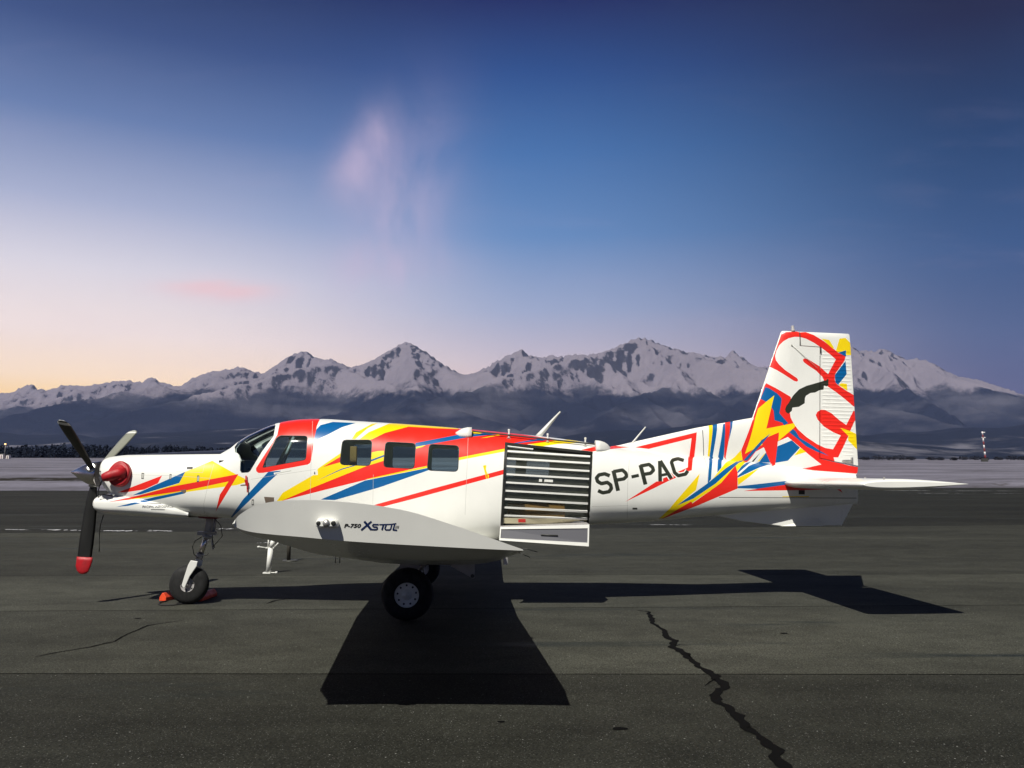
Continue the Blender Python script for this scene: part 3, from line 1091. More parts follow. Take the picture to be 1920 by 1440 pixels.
# ------------------------------------------------------------------ fin and rudder
FIN = [(1140, 838), (1160, 835), (1183, 829.6), (1304, 802.5), (1410, 783.3), (1411, 782), (1463.5, 623.5), (1465.5, 621.2), (1469, 620.5), (1496.6, 622), (1496.6, 649.7), (1535, 652.2), (1534, 860), (1563, 866.7), (1608.5, 876), (1607.5, 885), (1604.5, 890.5),
       (1560, 888), (1450, 884), (1317, 876), (1180, 858), (1142, 848)]
RUD = [(1497.7, 622.3), (1590.5, 626), (1592.5, 628), (1594.5, 650), (1608.8, 873), (1563.5, 865), (1535.3, 858.5), (1536.4, 651), (1497.7, 648.6)]
LEAD = [U(*p) for p in FIN[:9]]
TOPE = [U(*p) for p in [(1468, 620.5), (1591, 626)]]
TE = [U(*p) for p in [(1590, 600), (1592.5, 628), (1594.5, 650), (1609, 876), (1611, 910)]]


def dist_pl(p, pl):
    d = np.full(len(p), 1e9)
    for a, b in zip(pl, pl[1:]):
        a, b = np.array(a), np.array(b)
        ab = b - a
        t = np.clip(((p - a) @ ab) / (ab @ ab), 0, 1)
        d = np.minimum(d, np.linalg.norm(p - (a + t[:, None] * ab), axis=1))
    return d


RIBS = []
for i in range(29):
    y = 658.5 + i * 6.95
    xl = 1541.5 - (1 if i > 14 else 0)
    xr = 1590 + (y - 650) * 0.062 - (0 if i < 20 else 2)
    if i >= 26:
        xl, xr = 1575 + (i - 26) * 3, 1598
    RIBS.append((U(xl, y - .6), U(xr, y + .8)))


def fin_pos(ribbed):
    tex, tez = np.array([p[0] for p in TE]), np.array([p[1] for p in TE])
    o = np.argsort(tez)

    def f(uv):
        dl = np.minimum(dist_pl(uv, LEAD) / 0.30, dist_pl(uv, TOPE) / 0.10)
        dt = (np.interp(uv[:, 1], tez[o], tex[o]) - uv[:, 0]) / 1.0
        t = 0.062 * np.sqrt(np.clip(dl, 0, 1) * (2 - np.clip(dl, 0, 1))) * np.clip(dt, 0, 1) ** 0.75 + 0.003
        if ribbed:
            for (x0, z0), (x1, z1) in RIBS:
                zz = z0 + (z1 - z0) * (uv[:, 0] - x0) / (x1 - x0)
                e = np.clip(1 - np.abs(uv[:, 1] - zz) / 0.011, 0, 1) * np.clip((uv[:, 0] - x0 + .03) / .03, 0, 1) * np.clip((x1 + .03 - uv[:, 0]) / .03, 0, 1)
                t = t + 0.006 * e
        return np.stack([uv[:, 0], -t, uv[:, 1]], 1)
    return f


def plate(name, outline, ribbed=False):
    ol = densify([U(*p) for p in outline], 0.05)
    a = np.array(ol)
    st = 0.05
    grid = [(x, z) for x in np.arange(a[:, 0].min(), a[:, 0].max(), st) for z in np.arange(a[:, 1].min(), a[:, 1].max(), st)]
    lo, hi = np.array(outline).min(0) - 4, np.array(outline).max(0) + 4
    ps = []
    for key, pts, f in LIV:
        q = np.array(pts)
        if (q.max(0) < lo).any() or (q.min(0) > hi).any():
            continue
        ps.append(([U(*p) for p in densify(pts, 12)], PKEYS.index(key)))
    lines = []
    if ribbed:
        for (x0, z0), (x1, z1) in RIBS:
            for dz in (-.011, 0, .011):
                lines.append([(x0 - .03, z0 + dz), (x0, z0 + dz)] + [(x0 + (x1 - x0) * t, z0 + (z1 - z0) * t + dz) for t in (.25, .5, .75, 1)] + [(x1 + .03, z1 + dz)])
    xyz, tri, tags, nn, uv = skin(fin_pos(ribbed), ol, grid, ps, lines, 0.12)
    p = (xyz, tri, tags, nn)
    return mesh_from([p, mirror(p)], name, mats_all, plane)


fin = plate('tail_fin', FIN)
rud = plate('rudder', RUD, True)
m = MB()
b = P3(1486.5, 621.5)
m.lathe(b, (0, 0, 1), [(-.01, .035), (.03, .032), (.032, .022), (.075, .024), (.088, .018), (.094, .004)], 0, 14)
m.build('beacon', GREYP, fin)
for a, b2 in (((1536.2, 652), (1536.2, 662)), ((1496.8, 626), (1496.8, 648))):
    m = MB()
    m.box((U(*a)[0] - .006, -.064, U(*b2)[1]), (U(*a)[0] + .006, -.03, U(*a)[1]))
    m.build('hinge', DGREY, fin)
m = MB()
pa, pb = P3(1484.5, 647, -.066), P3(1533, 690, -.066)
m.tube([pa, pb], .004, 0, 5)
m.lathe(pa, (0, -1, 0), [(0, .012), (.01, .008)], 0, 8)
m.build('fin_cable', SEAM, fin)
m = MB()
m.prism([P3(1578, 862.5, -.03), P3(1596, 862, -.03), P3(1596, 864, -.03), P3(1586, 865, -.03)], (0, -.02, 0))
m.box((U(1594, 860)[0], -.05, U(1596, 868)[1]), (U(1597, 860)[0], -.02, U(1596, 858)[1]))
m.build('trim_horn', ALU, rud)
# ventral fin; the added wedges are tilted up to form its sunlit patch
m = MB()
vp = [P3(1322, 962), P3(1400, 957), P3(1500, 948), P3(1606, 938), P3(1610, 905), P3(1607, 925), P3(1577, 985), P3(1465, 987), P3(1400, 979)]
vp = [P3(1322, 962), P3(1400, 955), P3(1500, 946), P3(1608, 925), P3(1577, 985.5), P3(1465, 986.5), P3(1390, 977)]
m.prism([Vector(p) + Vector((0, -.035, 0)) for p in vp], (0, .07, 0))
m.build('ventral_fin', WHITE, plane, bevel=0.012)
for sgn in (1, -1):
    m = MB()
    a = [Vector(P3(1465, 986.5, -.05)), Vector(P3(1528, 971, -.05)), Vector(P3(1540, 984, -.05))]
    b = [p + Vector((0, -.0, 0)) for p in a]
    t0, t1, t2, t3 = a[0], a[1], Vector(P3(1533, 972, -.05)), a[2]
    t3 = t3 + Vector((0, -.10, -.01))
    pts = [t0, t1, t2, t3, t0 + Vector((0, .04, -.015)), t3 + Vector((0, .14, -.015))]
    pts = [Vector((p.x, p.y * sgn, p.z)) for p in pts]
    m.add(pts, [(0, 3, 2, 1), (0, 4, 5, 3), (3, 5, 2)])
    m.build('sunlit_wedge', WHITE, plane)

# ------------------------------------------------------------------ tailplane (all-moving), two halves
HS = 2.6
tip_le, tip_te = U(1615, 907, -HS), U(1821, 905.6, -HS)
ch = tip_te[0] - tip_le[0]


def airfoil(n=16, t=.1):
    xs = [0.5 * (1 - math.cos(math.pi * i / n)) for i in range(n + 1)]
    th = [5 * t * (.2969 * math.sqrt(x) - .126 * x - .3516 * x * x + .2843 * x ** 3 - .1036 * x ** 4) for x in xs]
    return [(xs[i], th[i]) for i in range(n, -1, -1)] + [(xs[i], -th[i]) for i in range(1, n)]


for sgn in (1, -1):
    m = MB()
    rings = []
    for yy, sc, tt in ((-.04, 1.0, .115), (-.5, 1, .115), (-1.5, 1, .11), (-HS + .10, 1, .10), (-HS + .03, .985, .085), (-HS, .95, .05)):
        rings.append([(tip_le[0] + ch * (1 - sc) * .5 + x * ch * sc, yy * sgn, tip_le[1] - .012 + (tip_te[1] - tip_le[1]) * x + z * ch * (tt / .1)) for x, z in airfoil(18, .1)])
    m.rings(rings, 0, True, True)
    tp = m.build('tailplane', WHITE, plane)
    for yy, f_ in ((-HS + .05, .22), (-1.0, .62)):
        x = tip_le[0] + ch * f_
        m = MB()
        m.box((x, yy * sgn - .004, tip_le[1] + .035), (x + .02, yy * sgn + .004, tip_le[1] + .078))
        m.build('hoist_stud', GREYP, tp)

# ------------------------------------------------------------------ wing, two halves
YT = -6.4
NS = 40
TOPR = [(440, 981), (441, 975), (445, 969), (451, 964), (472, 951), (503, 942), (537, 938.3), (587, 937.8), (628, 940), (670, 943.5), (732, 952), (775, 961), (822, 975.5), (863, 989), (905, 1003.5), (947, 1018.5), (980, 1030)]
FACE = [(440, 982), (446, 988), (472, 997), (510, 1002), (566, 1007), (628, 1013), (732, 1020), (820, 1024.5), (884, 1027.5), (980, 1031.2)]
LOWR = [(441, 985), (446, 993), (472, 1005), (510, 1014), (545, 1025), (597, 1039), (628, 1043), (732, 1047), (820, 1048.5), (900, 1047), (947, 1041), (979, 1032.5)]


def row(pts, yl):
    q = [U(px, py, yl) for px, py in pts]
    f = pchip([p[0] for p in q], [p[1] for p in q])
    x0, x1 = q[0][0], q[-1][0]
    return [(x0 + (x1 - x0) * (i / NS) ** 1.6, float(f(x0 + (x1 - x0) * (i / NS) ** 1.6))) for i in range(NS + 1)]


rA, rB, rC = row(TOPR, YT), row(FACE, YT + .06), row(LOWR, YT + .50)
TILT = .25                                     # the moulded tip leans in towards its lower edge
DIH = math.tan(R(6.5))
lex, lez = rC[0]
tex, tez = rC[-1]
# inner rows re-use the aerofoil of the tip, dropped by the dihedral


def inner(yl):
    dz = -(min(-1.9, yl) - (YT + .5)) * DIH * -1
    return dz


def up_row(yl):
    k = (yl - YT)
    dz = -(min(yl, -1.9) - YT) * DIH
    t = (rA[0][0], rA[-1][0])
    return [(lex + (x - t[0]) / (t[1] - t[0]) * (tex - lex), yl, z + dz + .0) for x, z in rA]


def lo_row(yl):
    dz = -(min(yl, -1.9) - (YT + .5)) * DIH
    return [(x, yl, z + dz) for x, z in rC]


def wing(sgn):
    rows = [up_row(y) for y in (-.3, -1.9, -3.4, -4.9, YT + .5)]
    rows.append([(lex * 0 + x, YT + .18, z - .02) for (x, _, z) in [(a * .3 + b[0] * .7, 0, bz) for (a, _, _), b, bz in zip(up_row(YT + .5), rA, [q[1] for q in rA])]])
    rows.append([(x, YT, z) for x, z in rA])
    nA = len(rows)
    rows.append([(x, YT + TILT * max(0.0, za - z), z) for (x, z), (_, za) in zip(rB, rA)])
    rows.append([(x, YT + .30, z * .5 + z2 * .5) for (x, z), (x2, z2) in zip(rB, rC)])
    rows += [lo_row(y) for y in (YT + .5, -4.9, -3.4, -1.9, -.3)]
    for i, r_ in enumerate(rows):        # leading edges of upper and lower skins meet
        pass
    for j in range(5):
        a, b = rows[j], rows[len(rows) - 1 - j]
        mid = tuple((np.array(a[0]) + np.array(b[0])) / 2)
        a[0] = b[0] = mid
        mt = tuple((np.array(a[-1]) + np.array(b[-1])) / 2)
        a[-1] = (mt[0], mt[1], mt[2] + .006)
        b[-1] = (mt[0], mt[1], mt[2] - .006)
    m = MB()
    n = NS + 1
    V = [(x, y * sgn, z) for r_ in rows for (x, y, z) in r_]
    F, S = [], []
    for i in range(len(rows) - 1):
        for j in range(NS):
            F.append((i * n + j, i * n + j + 1, (i + 1) * n + j + 1, (i + 1) * n + j))
    m.add(V, F, 0, True)
    # trailing edge and leading-edge closure
    for e in (NS, 0):
        for j in range(len(rows) // 2):
            a, b = j, len(rows) - 1 - j
            if b - a > 1:
                q = (a * n + e, (a + 1) * n + e, (b - 1) * n + e, b * n + e)
                m.f.append(q)
                m.m.append(0)
                m.s.append(False)
    o = m.build('wing', WHITE, plane)
    me = o.data
    me.set_sharp_from_angle(angle=R(38))
    return o


wn = wing(1)
wf = wing(-1)


def face_y(px, py):
    yt = np.interp(px, [p[0] for p in TOPR], [p[1] for p in TOPR])
    return YT + TILT * max(0.0, U(px, yt, YT)[1] - U(px, py, YT)[1])


def on_tip(px, py, off=0.0015):
    yl = face_y(px, py) - off
    return Vector(P3(px, py, yl))


def text2d(body, shear=0.0, bold=0.0):
    cu = bpy.data.curves.new('txt', 'FONT')
    cu.body = body
    cu.shear = shear
    cu.offset = bold
    cu.resolution_u = 3
    ob = bpy.data.objects.new('txt', cu)
    COL.objects.link(ob)
    dg = bpy.context.evaluated_depsgraph_get()
    me = ob.evaluated_get(dg).to_mesh()
    vs = [(v.co.x, v.co.y) for v in me.vertices]
    fs = [tuple(p.vertices) for p in me.polygons]
    ob.evaluated_get(dg).to_mesh_clear()
    bpy.data.objects.remove(ob)
    bpy.data.curves.remove(cu)
    return vs, fs


def lettering(name, body, box, fn, material, parent, shear=0.0, bold=0.0, slope=0.0):
    vs, fs = text2d(body, shear, bold)
    a = np.array(vs)
    lo, hi = a.min(0), a.max(0)
    x0, y0, x1, y1 = box
    out = []
    for x, y in vs:
        t, s_ = (x - lo[0]) / (hi[0] - lo[0]), (y - lo[1]) / (hi[1] - lo[1])
        px = x0 + (x1 - x0) * t
        out.append(fn(px, y1 + (y0 - y1) * s_ + slope * (px - x0)))
    m = MB()
    m.add(out, fs)
    return m.build(name, material, parent, fix=False)


lettering('lettering', 'P-750', (645, 982.0, 677, 989.6), on_tip, BLK, wn, .25, .03, 0.0)
m = MB()
for pl, w in (([(683, 977.5), (696, 993)], 4.2), ([(696.5, 977.5), (677, 994)], 3.2),
              ([(710, 983.5), (700, 983.3), (698.5, 985.5), (700.5, 987.8), (707, 988.2), (707.5, 991.5), (705, 993), (696, 992.6)], 2.5),
              ([(711, 983.5), (733, 983), (743, 981.5)], 2.0), ([(719, 984), (716, 993.6)], 3.0),
              ([(724, 984), (721.6, 991), (723, 993.2), (730.5, 993.6), (732.5, 991.5), (734.5, 983.6)], 2.5),
              ([(740, 983), (737, 993.4), (744.5, 994.2)], 2.6)):
    for q in stroke(pl, w):
        m.add([on_tip(*p) for p in q], [tuple(range(len(q)))])
m.build('lettering', NAVY, wn)
m = MB()
for k in range(3):
    for q in stroke([(743 + k * 2.4, 985.5), (741.4 + k * 2.4, 991)], .8):
        m.add([on_tip(*p) for p in q], [tuple(range(len(q)))])
m.build('lettering', BLK, wn)


def on_chin(px, py):
    return CHIN.at(px, py, .004)


lettering('lettering', 'PACIFIC AEROSPACE', (267, 947.8, 325, 952), on_chin, mat('faint_grey_lettering', (.22, .22, .22), .5), chin, .1, .01)
m = MB()
for q in stroke([(274, 944.5), (318, 944.2)], .7) + stroke([(283, 955), (309, 955.4)], 1.1):
    m.add([on_chin(*p) for p in densify(q, 8)], [tuple(range(len(densify(q, 8))))])
m.build('lettering', MATS['faint_grey_lettering'], chin)

# wing-tip light: moulded housing with a clear lens
m = MB()
hc = on_tip(614.5, 980.5, 0)
hw, hh = .078, .032
outl = rounded([(-hw, -hh * .9), (-hw * .9, hh), (hw * .9, hh * .75), (hw, -hh * .9)], .03, 5)
rings = []
for d, k in ((-.02, 1.06), (.02, 1.05), (.045, .97), (.062, .8), (.066, .6)):
    rings.append([hc + Vector((x * k, -d, z * k)) for x, z in outl])
m.rings(rings, 0, True, True)
nl = m.build('tip_light', GWHITE, wn)
for dx, r_ in ((-.052, .016), (.048, .017)):
    m = MB()
    m.lathe(hc + Vector((dx, -.058, .0)), (0, -1, 0), [(0, r_), (.008, r_), (.012, r_ * .6)], 0, 12)
    m.build('dark_socket', BLK, nl)
m = MB()
m.lathe(hc + Vector((.0, -.060, .002)), (0, -1, 0), [(0, .026), (.012, .024), (.02, .016), (.024, .002)], 0, 16)
m.build('lens', ALU, nl)
# flap hinge brackets and wicks on the trailing edge
m = MB()
bx = [P3(843, 1038, -2.4), P3(866, 1022, -2.4), P3(900, 1040, -2.4), P3(890, 1056, -2.4), P3(890, 1084, -2.4), P3(886, 1084.5, -2.4), P3(846, 1062, -2.4), P3(843, 1052, -2.4)]
m.prism([Vector(p) for p in bx], (0, .03, 0))
m.build('flap_bracket', GREYP, wn, bevel=.004)
m = MB()
m.tube([P3(886, 1080, -2.42), P3(886, 1080, -2.36)], .022, 0, 12)
m.build('bracket_pin', DGREY, wn)
for a, b2, yl in (((975, 1026), (1008, 1035), -6.0), ((972, 1036), (994, 1045), -5.6)):
    m = MB()
    m.tube([P3(*a, yl), P3(*b2, yl)], .003, 0, 5)
    m.build('static_wick', BLK, wn)
m = MB()
m.box((U(944, 1050, -3.4)[0], -3.43, U(944, 1058, -3.4)[1]), (U(952, 1050, -3.4)[0], -3.37, U(944, 1046, -3.4)[1]))
m.build('hinge_fitting', ALU, wn)
m = MB()
for px in (629, 637):
    p = Vector(P3(px, 1043, -4.6))
    m.tube([p + Vector((0, 0, .05)), p + Vector((0, 0, -.06))], .006, 0, 6)
m.build('fuel_drain', ALU, wn)


# ------------------------------------------------------------------ landing gear
def tyre_prof(rr, w, rim):
    out = []
    for i in range(15):
        a = math.pi * i / 14
        out.append((-w / 2 * math.cos(a) * (1 if abs(math.cos(a)) < .8 else .98), rim + (rr - rim) * math.sin(a) ** .55))
    return out


def wheel(parent, c, rr, w, rim, sgn, big):
    c = Vector(c)
    m = MB()
    pr = tyre_prof(rr, w, rim)
    k = []
    for d, r_ in pr:
        k.append((d, r_))
    m.lathe(c, (0, 1, 0), k, 0, 48, False)
    t = m.build('tyre', RUBBER, parent)
    m = MB()
    s = -sgn
    f = -w / 2 * .72
    m.lathe(c, (0, 1 * sgn, 0), [(f - .012, rim * 1.04), (f - .016, rim * .97), (f + .004, rim * .90), (f + .012, rim * .70), (f + .006, rim * .46), (f - .004, rim * .40), (f - .02, rim * .20), (f - .05, rim * .18), (f - .055, rim * .06)], 0, 36, False)
    m.lathe(c, (0, 1, 0), [(-w * .34, rim * .98), (w * .34, rim * .98)], 0, 36, True)
    nb = 9 if big else 6
    for q in range(nb):
        a = 2 * math.pi * (q + .3) / nb
        p = c + Vector((math.cos(a) * rim * .76, sgn * (f + .012), math.sin(a) * rim * .76))
        m.lathe(p, (0, -1 * sgn, 0), [(0, .014), (.012, .013), (.014, .005)], 1, 8)
    m.build('rim', [GWHITE if big else GREYP, DGREY], parent)


gx, _ = U(763, 1155, -1.55)
wr = 0.325
for sgn in (1, -1):
    m = MB()
    top = Vector((gx + .06, -1.42 * sgn, .92))
    ax = Vector((gx, -1.42 * sgn, wr + .02))
    m.tube([top, top * .35 + ax * .65], .06, 0, 14)
    m.tube([top * .5 + ax * .5, ax], .042, 1, 14)
    m.tube([ax + Vector((0, .06 * sgn, 0)), (gx, -1.55 * sgn, wr)], .035, 0, 12)
    m.box((gx - .1, -1.47 * sgn - .05, wr + .3), (gx + .13, -1.42 * sgn + .05, wr + .36), 0)
    m.tube([ax + Vector((.08, 0, .0)), ax + Vector((.2, 0, .2)), top + Vector((.12, 0, -.28))], .018, 0, 8)
    m.tube([top + Vector((.34, .1 * sgn, 0)), ax + Vector((.04, .03 * sgn, .12))], .022, 0, 8)
    g = m.build('main_gear', [GREYP, STEEL], plane)
    wheel(g, (gx, -1.55 * sgn, wr), wr, .22, .152, sgn, True)

nx, _ = U(356, 1098, 0)
nr = 0.275
m = MB()
t0, t1, t2 = Vector(P3(395, 960)), Vector(P3(389, 1003)), Vector(P3(374.5, 1043))
m.tube([t0, t1], .052, 0, 16)
m.tube([t1, lerp(t1, t2, .12)], .068, 0, 16)
m.tube([t1, t2], .036, 1, 16)
m.tube([lerp(t1, t2, .86), lerp(t1, t2, 1.12)], .05, 0, 14)
m.tube([Vector(P3(404, 972)), Vector(P3(400, 998))], .02, 0, 8)
m.box((t1.x - .13, -.05, t1.z + .0), (t1.x + .12, .05, t1.z + .05))
m.tube([Vector(P3(380, 998, -.1)), Vector(P3(405, 998, -.1))], .013, 0, 8)
m.tube([lerp(t1, t2, .2) + Vector((.09, 0, 0)), Vector(P3(398, 1020, 0)), Vector(P3(400, 1030, 0))], .012, 0, 6)
ng = m.build('nose_gear', [GREYP, STEEL], plane)
for sgn in (1, -1):
    y = -.135 * sgn
    m = MB()
    out = [(363, 1049), (376, 1051), (374, 1060), (361, 1079), (352.5, 1099), (349, 1100), (346.5, 1095), (351, 1080), (358, 1058)]
    m.prism([Vector(P3(px, py, 0)) + Vector((0, y, 0)) for px, py in out], (0, .028 * sgn, 0))
    m.build('wheel_fork', GWHITE, ng, bevel=.006)
wheel(ng, (nx - .01, 0, nr), nr, .19, .098, 1, False)
m = MB()
dp = [P3(371, 965, -.2), P3(392, 964, -.2), P3(411, 969, -.2), P3(405, 973, -.2), P3(385, 972.5, -.2), P3(372, 971, -.2)]
m.prism([Vector(p) for p in dp], (0, .4, 0))
m.build('gear_door', mat('dark_red_enamel', (.14, .012, .012), .5), ng)
m = MB()
for pl in ([(378, 1007), (366, 1014), (361, 1025), (364, 1040), (372, 1046)], [(402, 972), (414, 985), (417, 1005), (407, 1017), (399, 1025)], [(378, 1043), (388, 1041), (391, 1037)], [(398, 1003), (400, 1020), (403, 1027)]):
    m.tube([P3(px, py, -.08) for px, py in pl], .006, 0, 5)
m.build('hydraulic_hose', ROPE, ng)

# ------------------------------------------------------------------ propeller
TAU = R(4)
AX = Vector((-math.cos(TAU), 0, math.sin(TAU)))
EU = Vector((math.sin(TAU), 0, math.cos(TAU)))
EYv = Vector((0, 1, 0))
HUB = Vector(P3(184, 888.5))
m = MB()
sl = (HUB - Vector(P3(132.5, 884))).length
m.lathe(HUB - AX * .03, AX, [(0, .178), (.03, .180), (.10, .170), (.17, .145), (.24, .112), (.31, .07), (.36, .034), (sl + .02, .012), (sl + .03, .002)], 0, 40)
sp = m.build('spinner', STEEL, plane)
BR = 1.37


def blade(phi, beta):
    rad = EU * math.cos(phi) + EYv * math.sin(phi)
    tan = -EU * math.sin(phi) + EYv * math.cos(phi)
    m = MB()
    rings = []
    rs = [.10, .17, .24, .36, .55, .8, 1.0, 1.15, 1.26, 1.32, 1.355, BR]
    cs = [.085, .085, .11, .14, .165, .185, .19, .185, .175, .145, .10, .04]
    ts = [.08, .075, .055, .045, .036, .028, .022, .018, .015, .012, .009, .006]
    for r_, c_, t_ in zip(rs, cs, ts):
        be = beta + R(14) * (1 - r_ / BR)
        cd = AX * math.cos(be) + tan * math.sin(be)
        nd = tan * math.cos(be) - AX * math.sin(be)
        o = HUB + rad * r_ + AX * .04
        rings.append([o + cd * (c_ * a) + nd * (t_ * b) for a, b in ((.5, 0), (.3, .38), (0, .5), (-.3, .36), (-.5, 0), (-.3, -.36), (0, -.5), (.3, -.38))])
    n = 8
    k = len(m.v)
    m.rings(rings, 0, True, True)
    for i in range(len(m.m)):
        j = i % n
        if i < n * (len(rings) - 1):
            if j >= 4:
                m.m[i] = 1
            if 8 <= i // n <= 8 or i // n == 10:
                m.m[i] = 2
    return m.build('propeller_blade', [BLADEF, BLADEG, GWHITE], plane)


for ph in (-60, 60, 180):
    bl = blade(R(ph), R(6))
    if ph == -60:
        bl.data.materials[1] = BLADEF  # near blade: shade on its grey face is painted as black
    rad = EU * math.cos(R(ph)) + EYv * math.sin(R(ph))
    m = MB()
    m.lathe(HUB + AX * .04 + rad * .13, rad, [(0, .07), (.05, .068), (.06, .05)], 0, 16)
    m.build('blade_cuff', ALU, sp)

# covers that can be lifted off the aircraft
WM = Matrix.Rotation(YAW, 4, 'Z')


def loose(mb_, name, mats, base, **kw):
    o = mb_.build(name, mats, None, base=base, **kw)
    o.location = WM @ Vector(base)
    o.rotation_euler = (0, 0, YAW)
    return o


rad = EU * math.cos(R(180))
m = MB()
rings = []
for r_, c_, t_ in ((1.17, .215, .045), (1.22, .222, .05), (1.30, .205, .055), (1.36, .165, .05), (1.395, .10, .04), (1.405, .03, .02)):
    o = HUB + rad * r_ + AX * .04
    rings.append([o + AX * (c_ / 2 * math.cos(q) * (1 + .05 * math.sin(3 * q + r_ * 30))) + EYv * (t_ / 2 * math.sin(q) * (1 + .2 * math.sin(5 * q + r_ * 40))) for q in [2 * math.pi * k / 20 for k in range(20)]])
m.rings(rings, 0, True, True)
bc = loose(m, 'blade_cover', [COVER], tuple(HUB + rad * 1.405))
tag(bc, 'red cloth cover pulled over the lower propeller blade tip', 'cover')
m = MB()
a = Vector(P3(186, 1034, -.04))
m.tube([a, P3(186.5, 1000, -.12), P3(188, 985, -.2), P3(194, 966, -.3)], .007, 0, 6)
base = tuple(a)
st = loose(m, 'tie_strap', [ROPE], base)
tag(st, 'thin black strap tying the covered propeller blade to the nose', 'strap')

# exhaust plug: padded disc with a bent snout
m = MB()
ec = FUS.at(226.5, 889.5, .0)
nrm = (FUS.at(226.5, 889.5, .1) - ec).normalized()
ux = Vector((1, 0, 0))
ux = (ux - nrm * ux.dot(nrm)).normalized()
uz = nrm.cross(ux) * -1
if uz.z < 0:
    uz = -uz
rings = []
for d, k in ((-.04, 1.0), (.03, 1.02), (.06, 1.0), (.075, .92), (.07, .8), (.085, .66), (.11, .58)):
    rings.append([ec + nrm * d + ux * (.147 * k * math.cos(q) * (1 + .025 * math.sin(7 * q))) + uz * (.172 * k * math.sin(q) * (1 + .03 * math.sin(5 * q))) for q in [2 * math.pi * j / 36 for j in range(36)]])
m.rings(rings, 0, True, True)
p0 = ec + nrm * .085
path = [p0 + ux * .07 - nrm * .05, p0 + nrm * .0 - ux * .0 - uz * .005, p0 + nrm * .03 - ux * .07 - uz * .03, p0 + nrm * .045 - ux * .13 - uz * .055, p0 + nrm * .05 - ux * .175 - uz * .065]
m.tube(path, [.088, .084, .075, .066, .052], 0, 20)
ex = loose(m, 'exhaust_cover', [COVER], tuple(ec))
tag(ex, 'padded red exhaust plug with bent snout on the side of the nose', 'cover')
m = MB()
pl = [path[-1] - uz * .04, path[-1] - uz * .12 - ux * .03, Vector(P3(185, 918, -.45)), Vector(P3(184.5, 933, -.46)), Vector(P3(190, 928, -.47)), Vector(P3(200, 928, -.46)), Vector(P3(212, 930, -.455))]
m.tube(pl, .008, 0, 6)
st = loose(m, 'cord', [ROPE], tuple(pl[0]))
tag(st, 'black cord running from the red exhaust plug down to the chin cowl', 'cord')

# ------------------------------------------------------------------ chocks
def chock(px, py, length, rot, ht, label):
    p = G(px, py)
    m = MB()
    w = .11
    sec = [(-w / 2, 0), (w / 2, 0), (w / 2, ht * .45), (w * .12, ht), (-w * .12, ht), (-w / 2, ht * .45)]
    pts = [Vector((x, -length / 2, z)) for x, z in sec]
    m.prism(pts, (0, length, 0))
    o = m.build('wheel_chock', ORANGE, bevel=.008)
    o.location = p
    o.rotation_euler = (0, 0, rot)
    tag(o, label, 'chock', 'chocks at the nose wheel')
    return o


chock(318, 1124, .34, R(-12), .115, 'orange wheel chock in front of the nose wheel, turned end-on')
pa_, pb_ = G(371, 1128), G(401, 1117)
chock(386, 1122.3, (pb_ - pa_).length, math.atan2(-(pb_ - pa_).x, (pb_ - pa_).y), .105, 'long orange wheel chock lying behind the nose wheel')
m = MB()
rp = [G(*p) + Vector((0, 0, .012)) for p in [(313, 1128), (300, 1131), (297, 1134), (303, 1136.5), (325, 1136), (345, 1133), (362, 1129), (370, 1126)]]
m.tube(rp, .009, 0, 6)
o = m.build('rope', ROPE, base=tuple(rp[0]))
tag(o, 'thin dark rope joining the two orange wheel chocks', 'rope')

# ------------------------------------------------------------------ posts standing behind the aircraft
p = G(503, 1075)
m = MB()
m.tube([(0, 0, .02), (.03, 0, .46)], [.048, .05], 0, 12)
o = empty('tie_down_post', p)
m.build('post', GWHITE, o)
m = MB()
m.box((-.09, -.05, 0), (.05, .05, .022))
m.tube([(.05, 0, .012), (.15, 0, .012)], .010, 0, 8)
m.lathe((.15, 0, .0), (0, 0, 1), [(0, .026), (.03, .022), (.034, .01)], 0, 10)
m.build('foot', GWHITE, o)
m = MB()
m.box((-.06, -.03, .46), (.10, .03, .48))
m.tube([(-.06, 0, .47), (-.18, 0, .485)], .008, 0, 8)
m.lathe((-.19, 0, .485), (1, 0, 0), [(-.03, .012), (0, .02), (.02, .012)], 0, 10)
m.build('cross_arm', GWHITE, o)
m = MB()
m.tube([(.045, 0, .48), (.075, 0, .62)], [.046, .042], 0, 12)
m.tube([(-.02, 0, .48), (-.015, 0, .64)], .012, 0, 8)
m.tube([(.10, 0, .48), (.18, 0, .57)], .012, 0, 8)
m.build('head', GWHITE, o)
tag(o, 'short white post with cross arm and foot, standing behind the near wing', 'post')
p = G(541, 1052)
o = empty('tie_down_post', p)
m = MB()
m.tube([(0, 0, .02), (0, 0, .62)], .042, 0, 12)
m.build('post', mat('dark_brown_enamel', (.05, .045, .035), .6, var=.2), o)
m = MB()
m.lathe((.04, 0, 0), (0, 0, 1), [(0, .17), (.02, .16), (.025, .04)], 0, 16)
m.build('foot', DGREY, o)
tag(o, 'short dark post on a round foot beyond the white post', 'post')

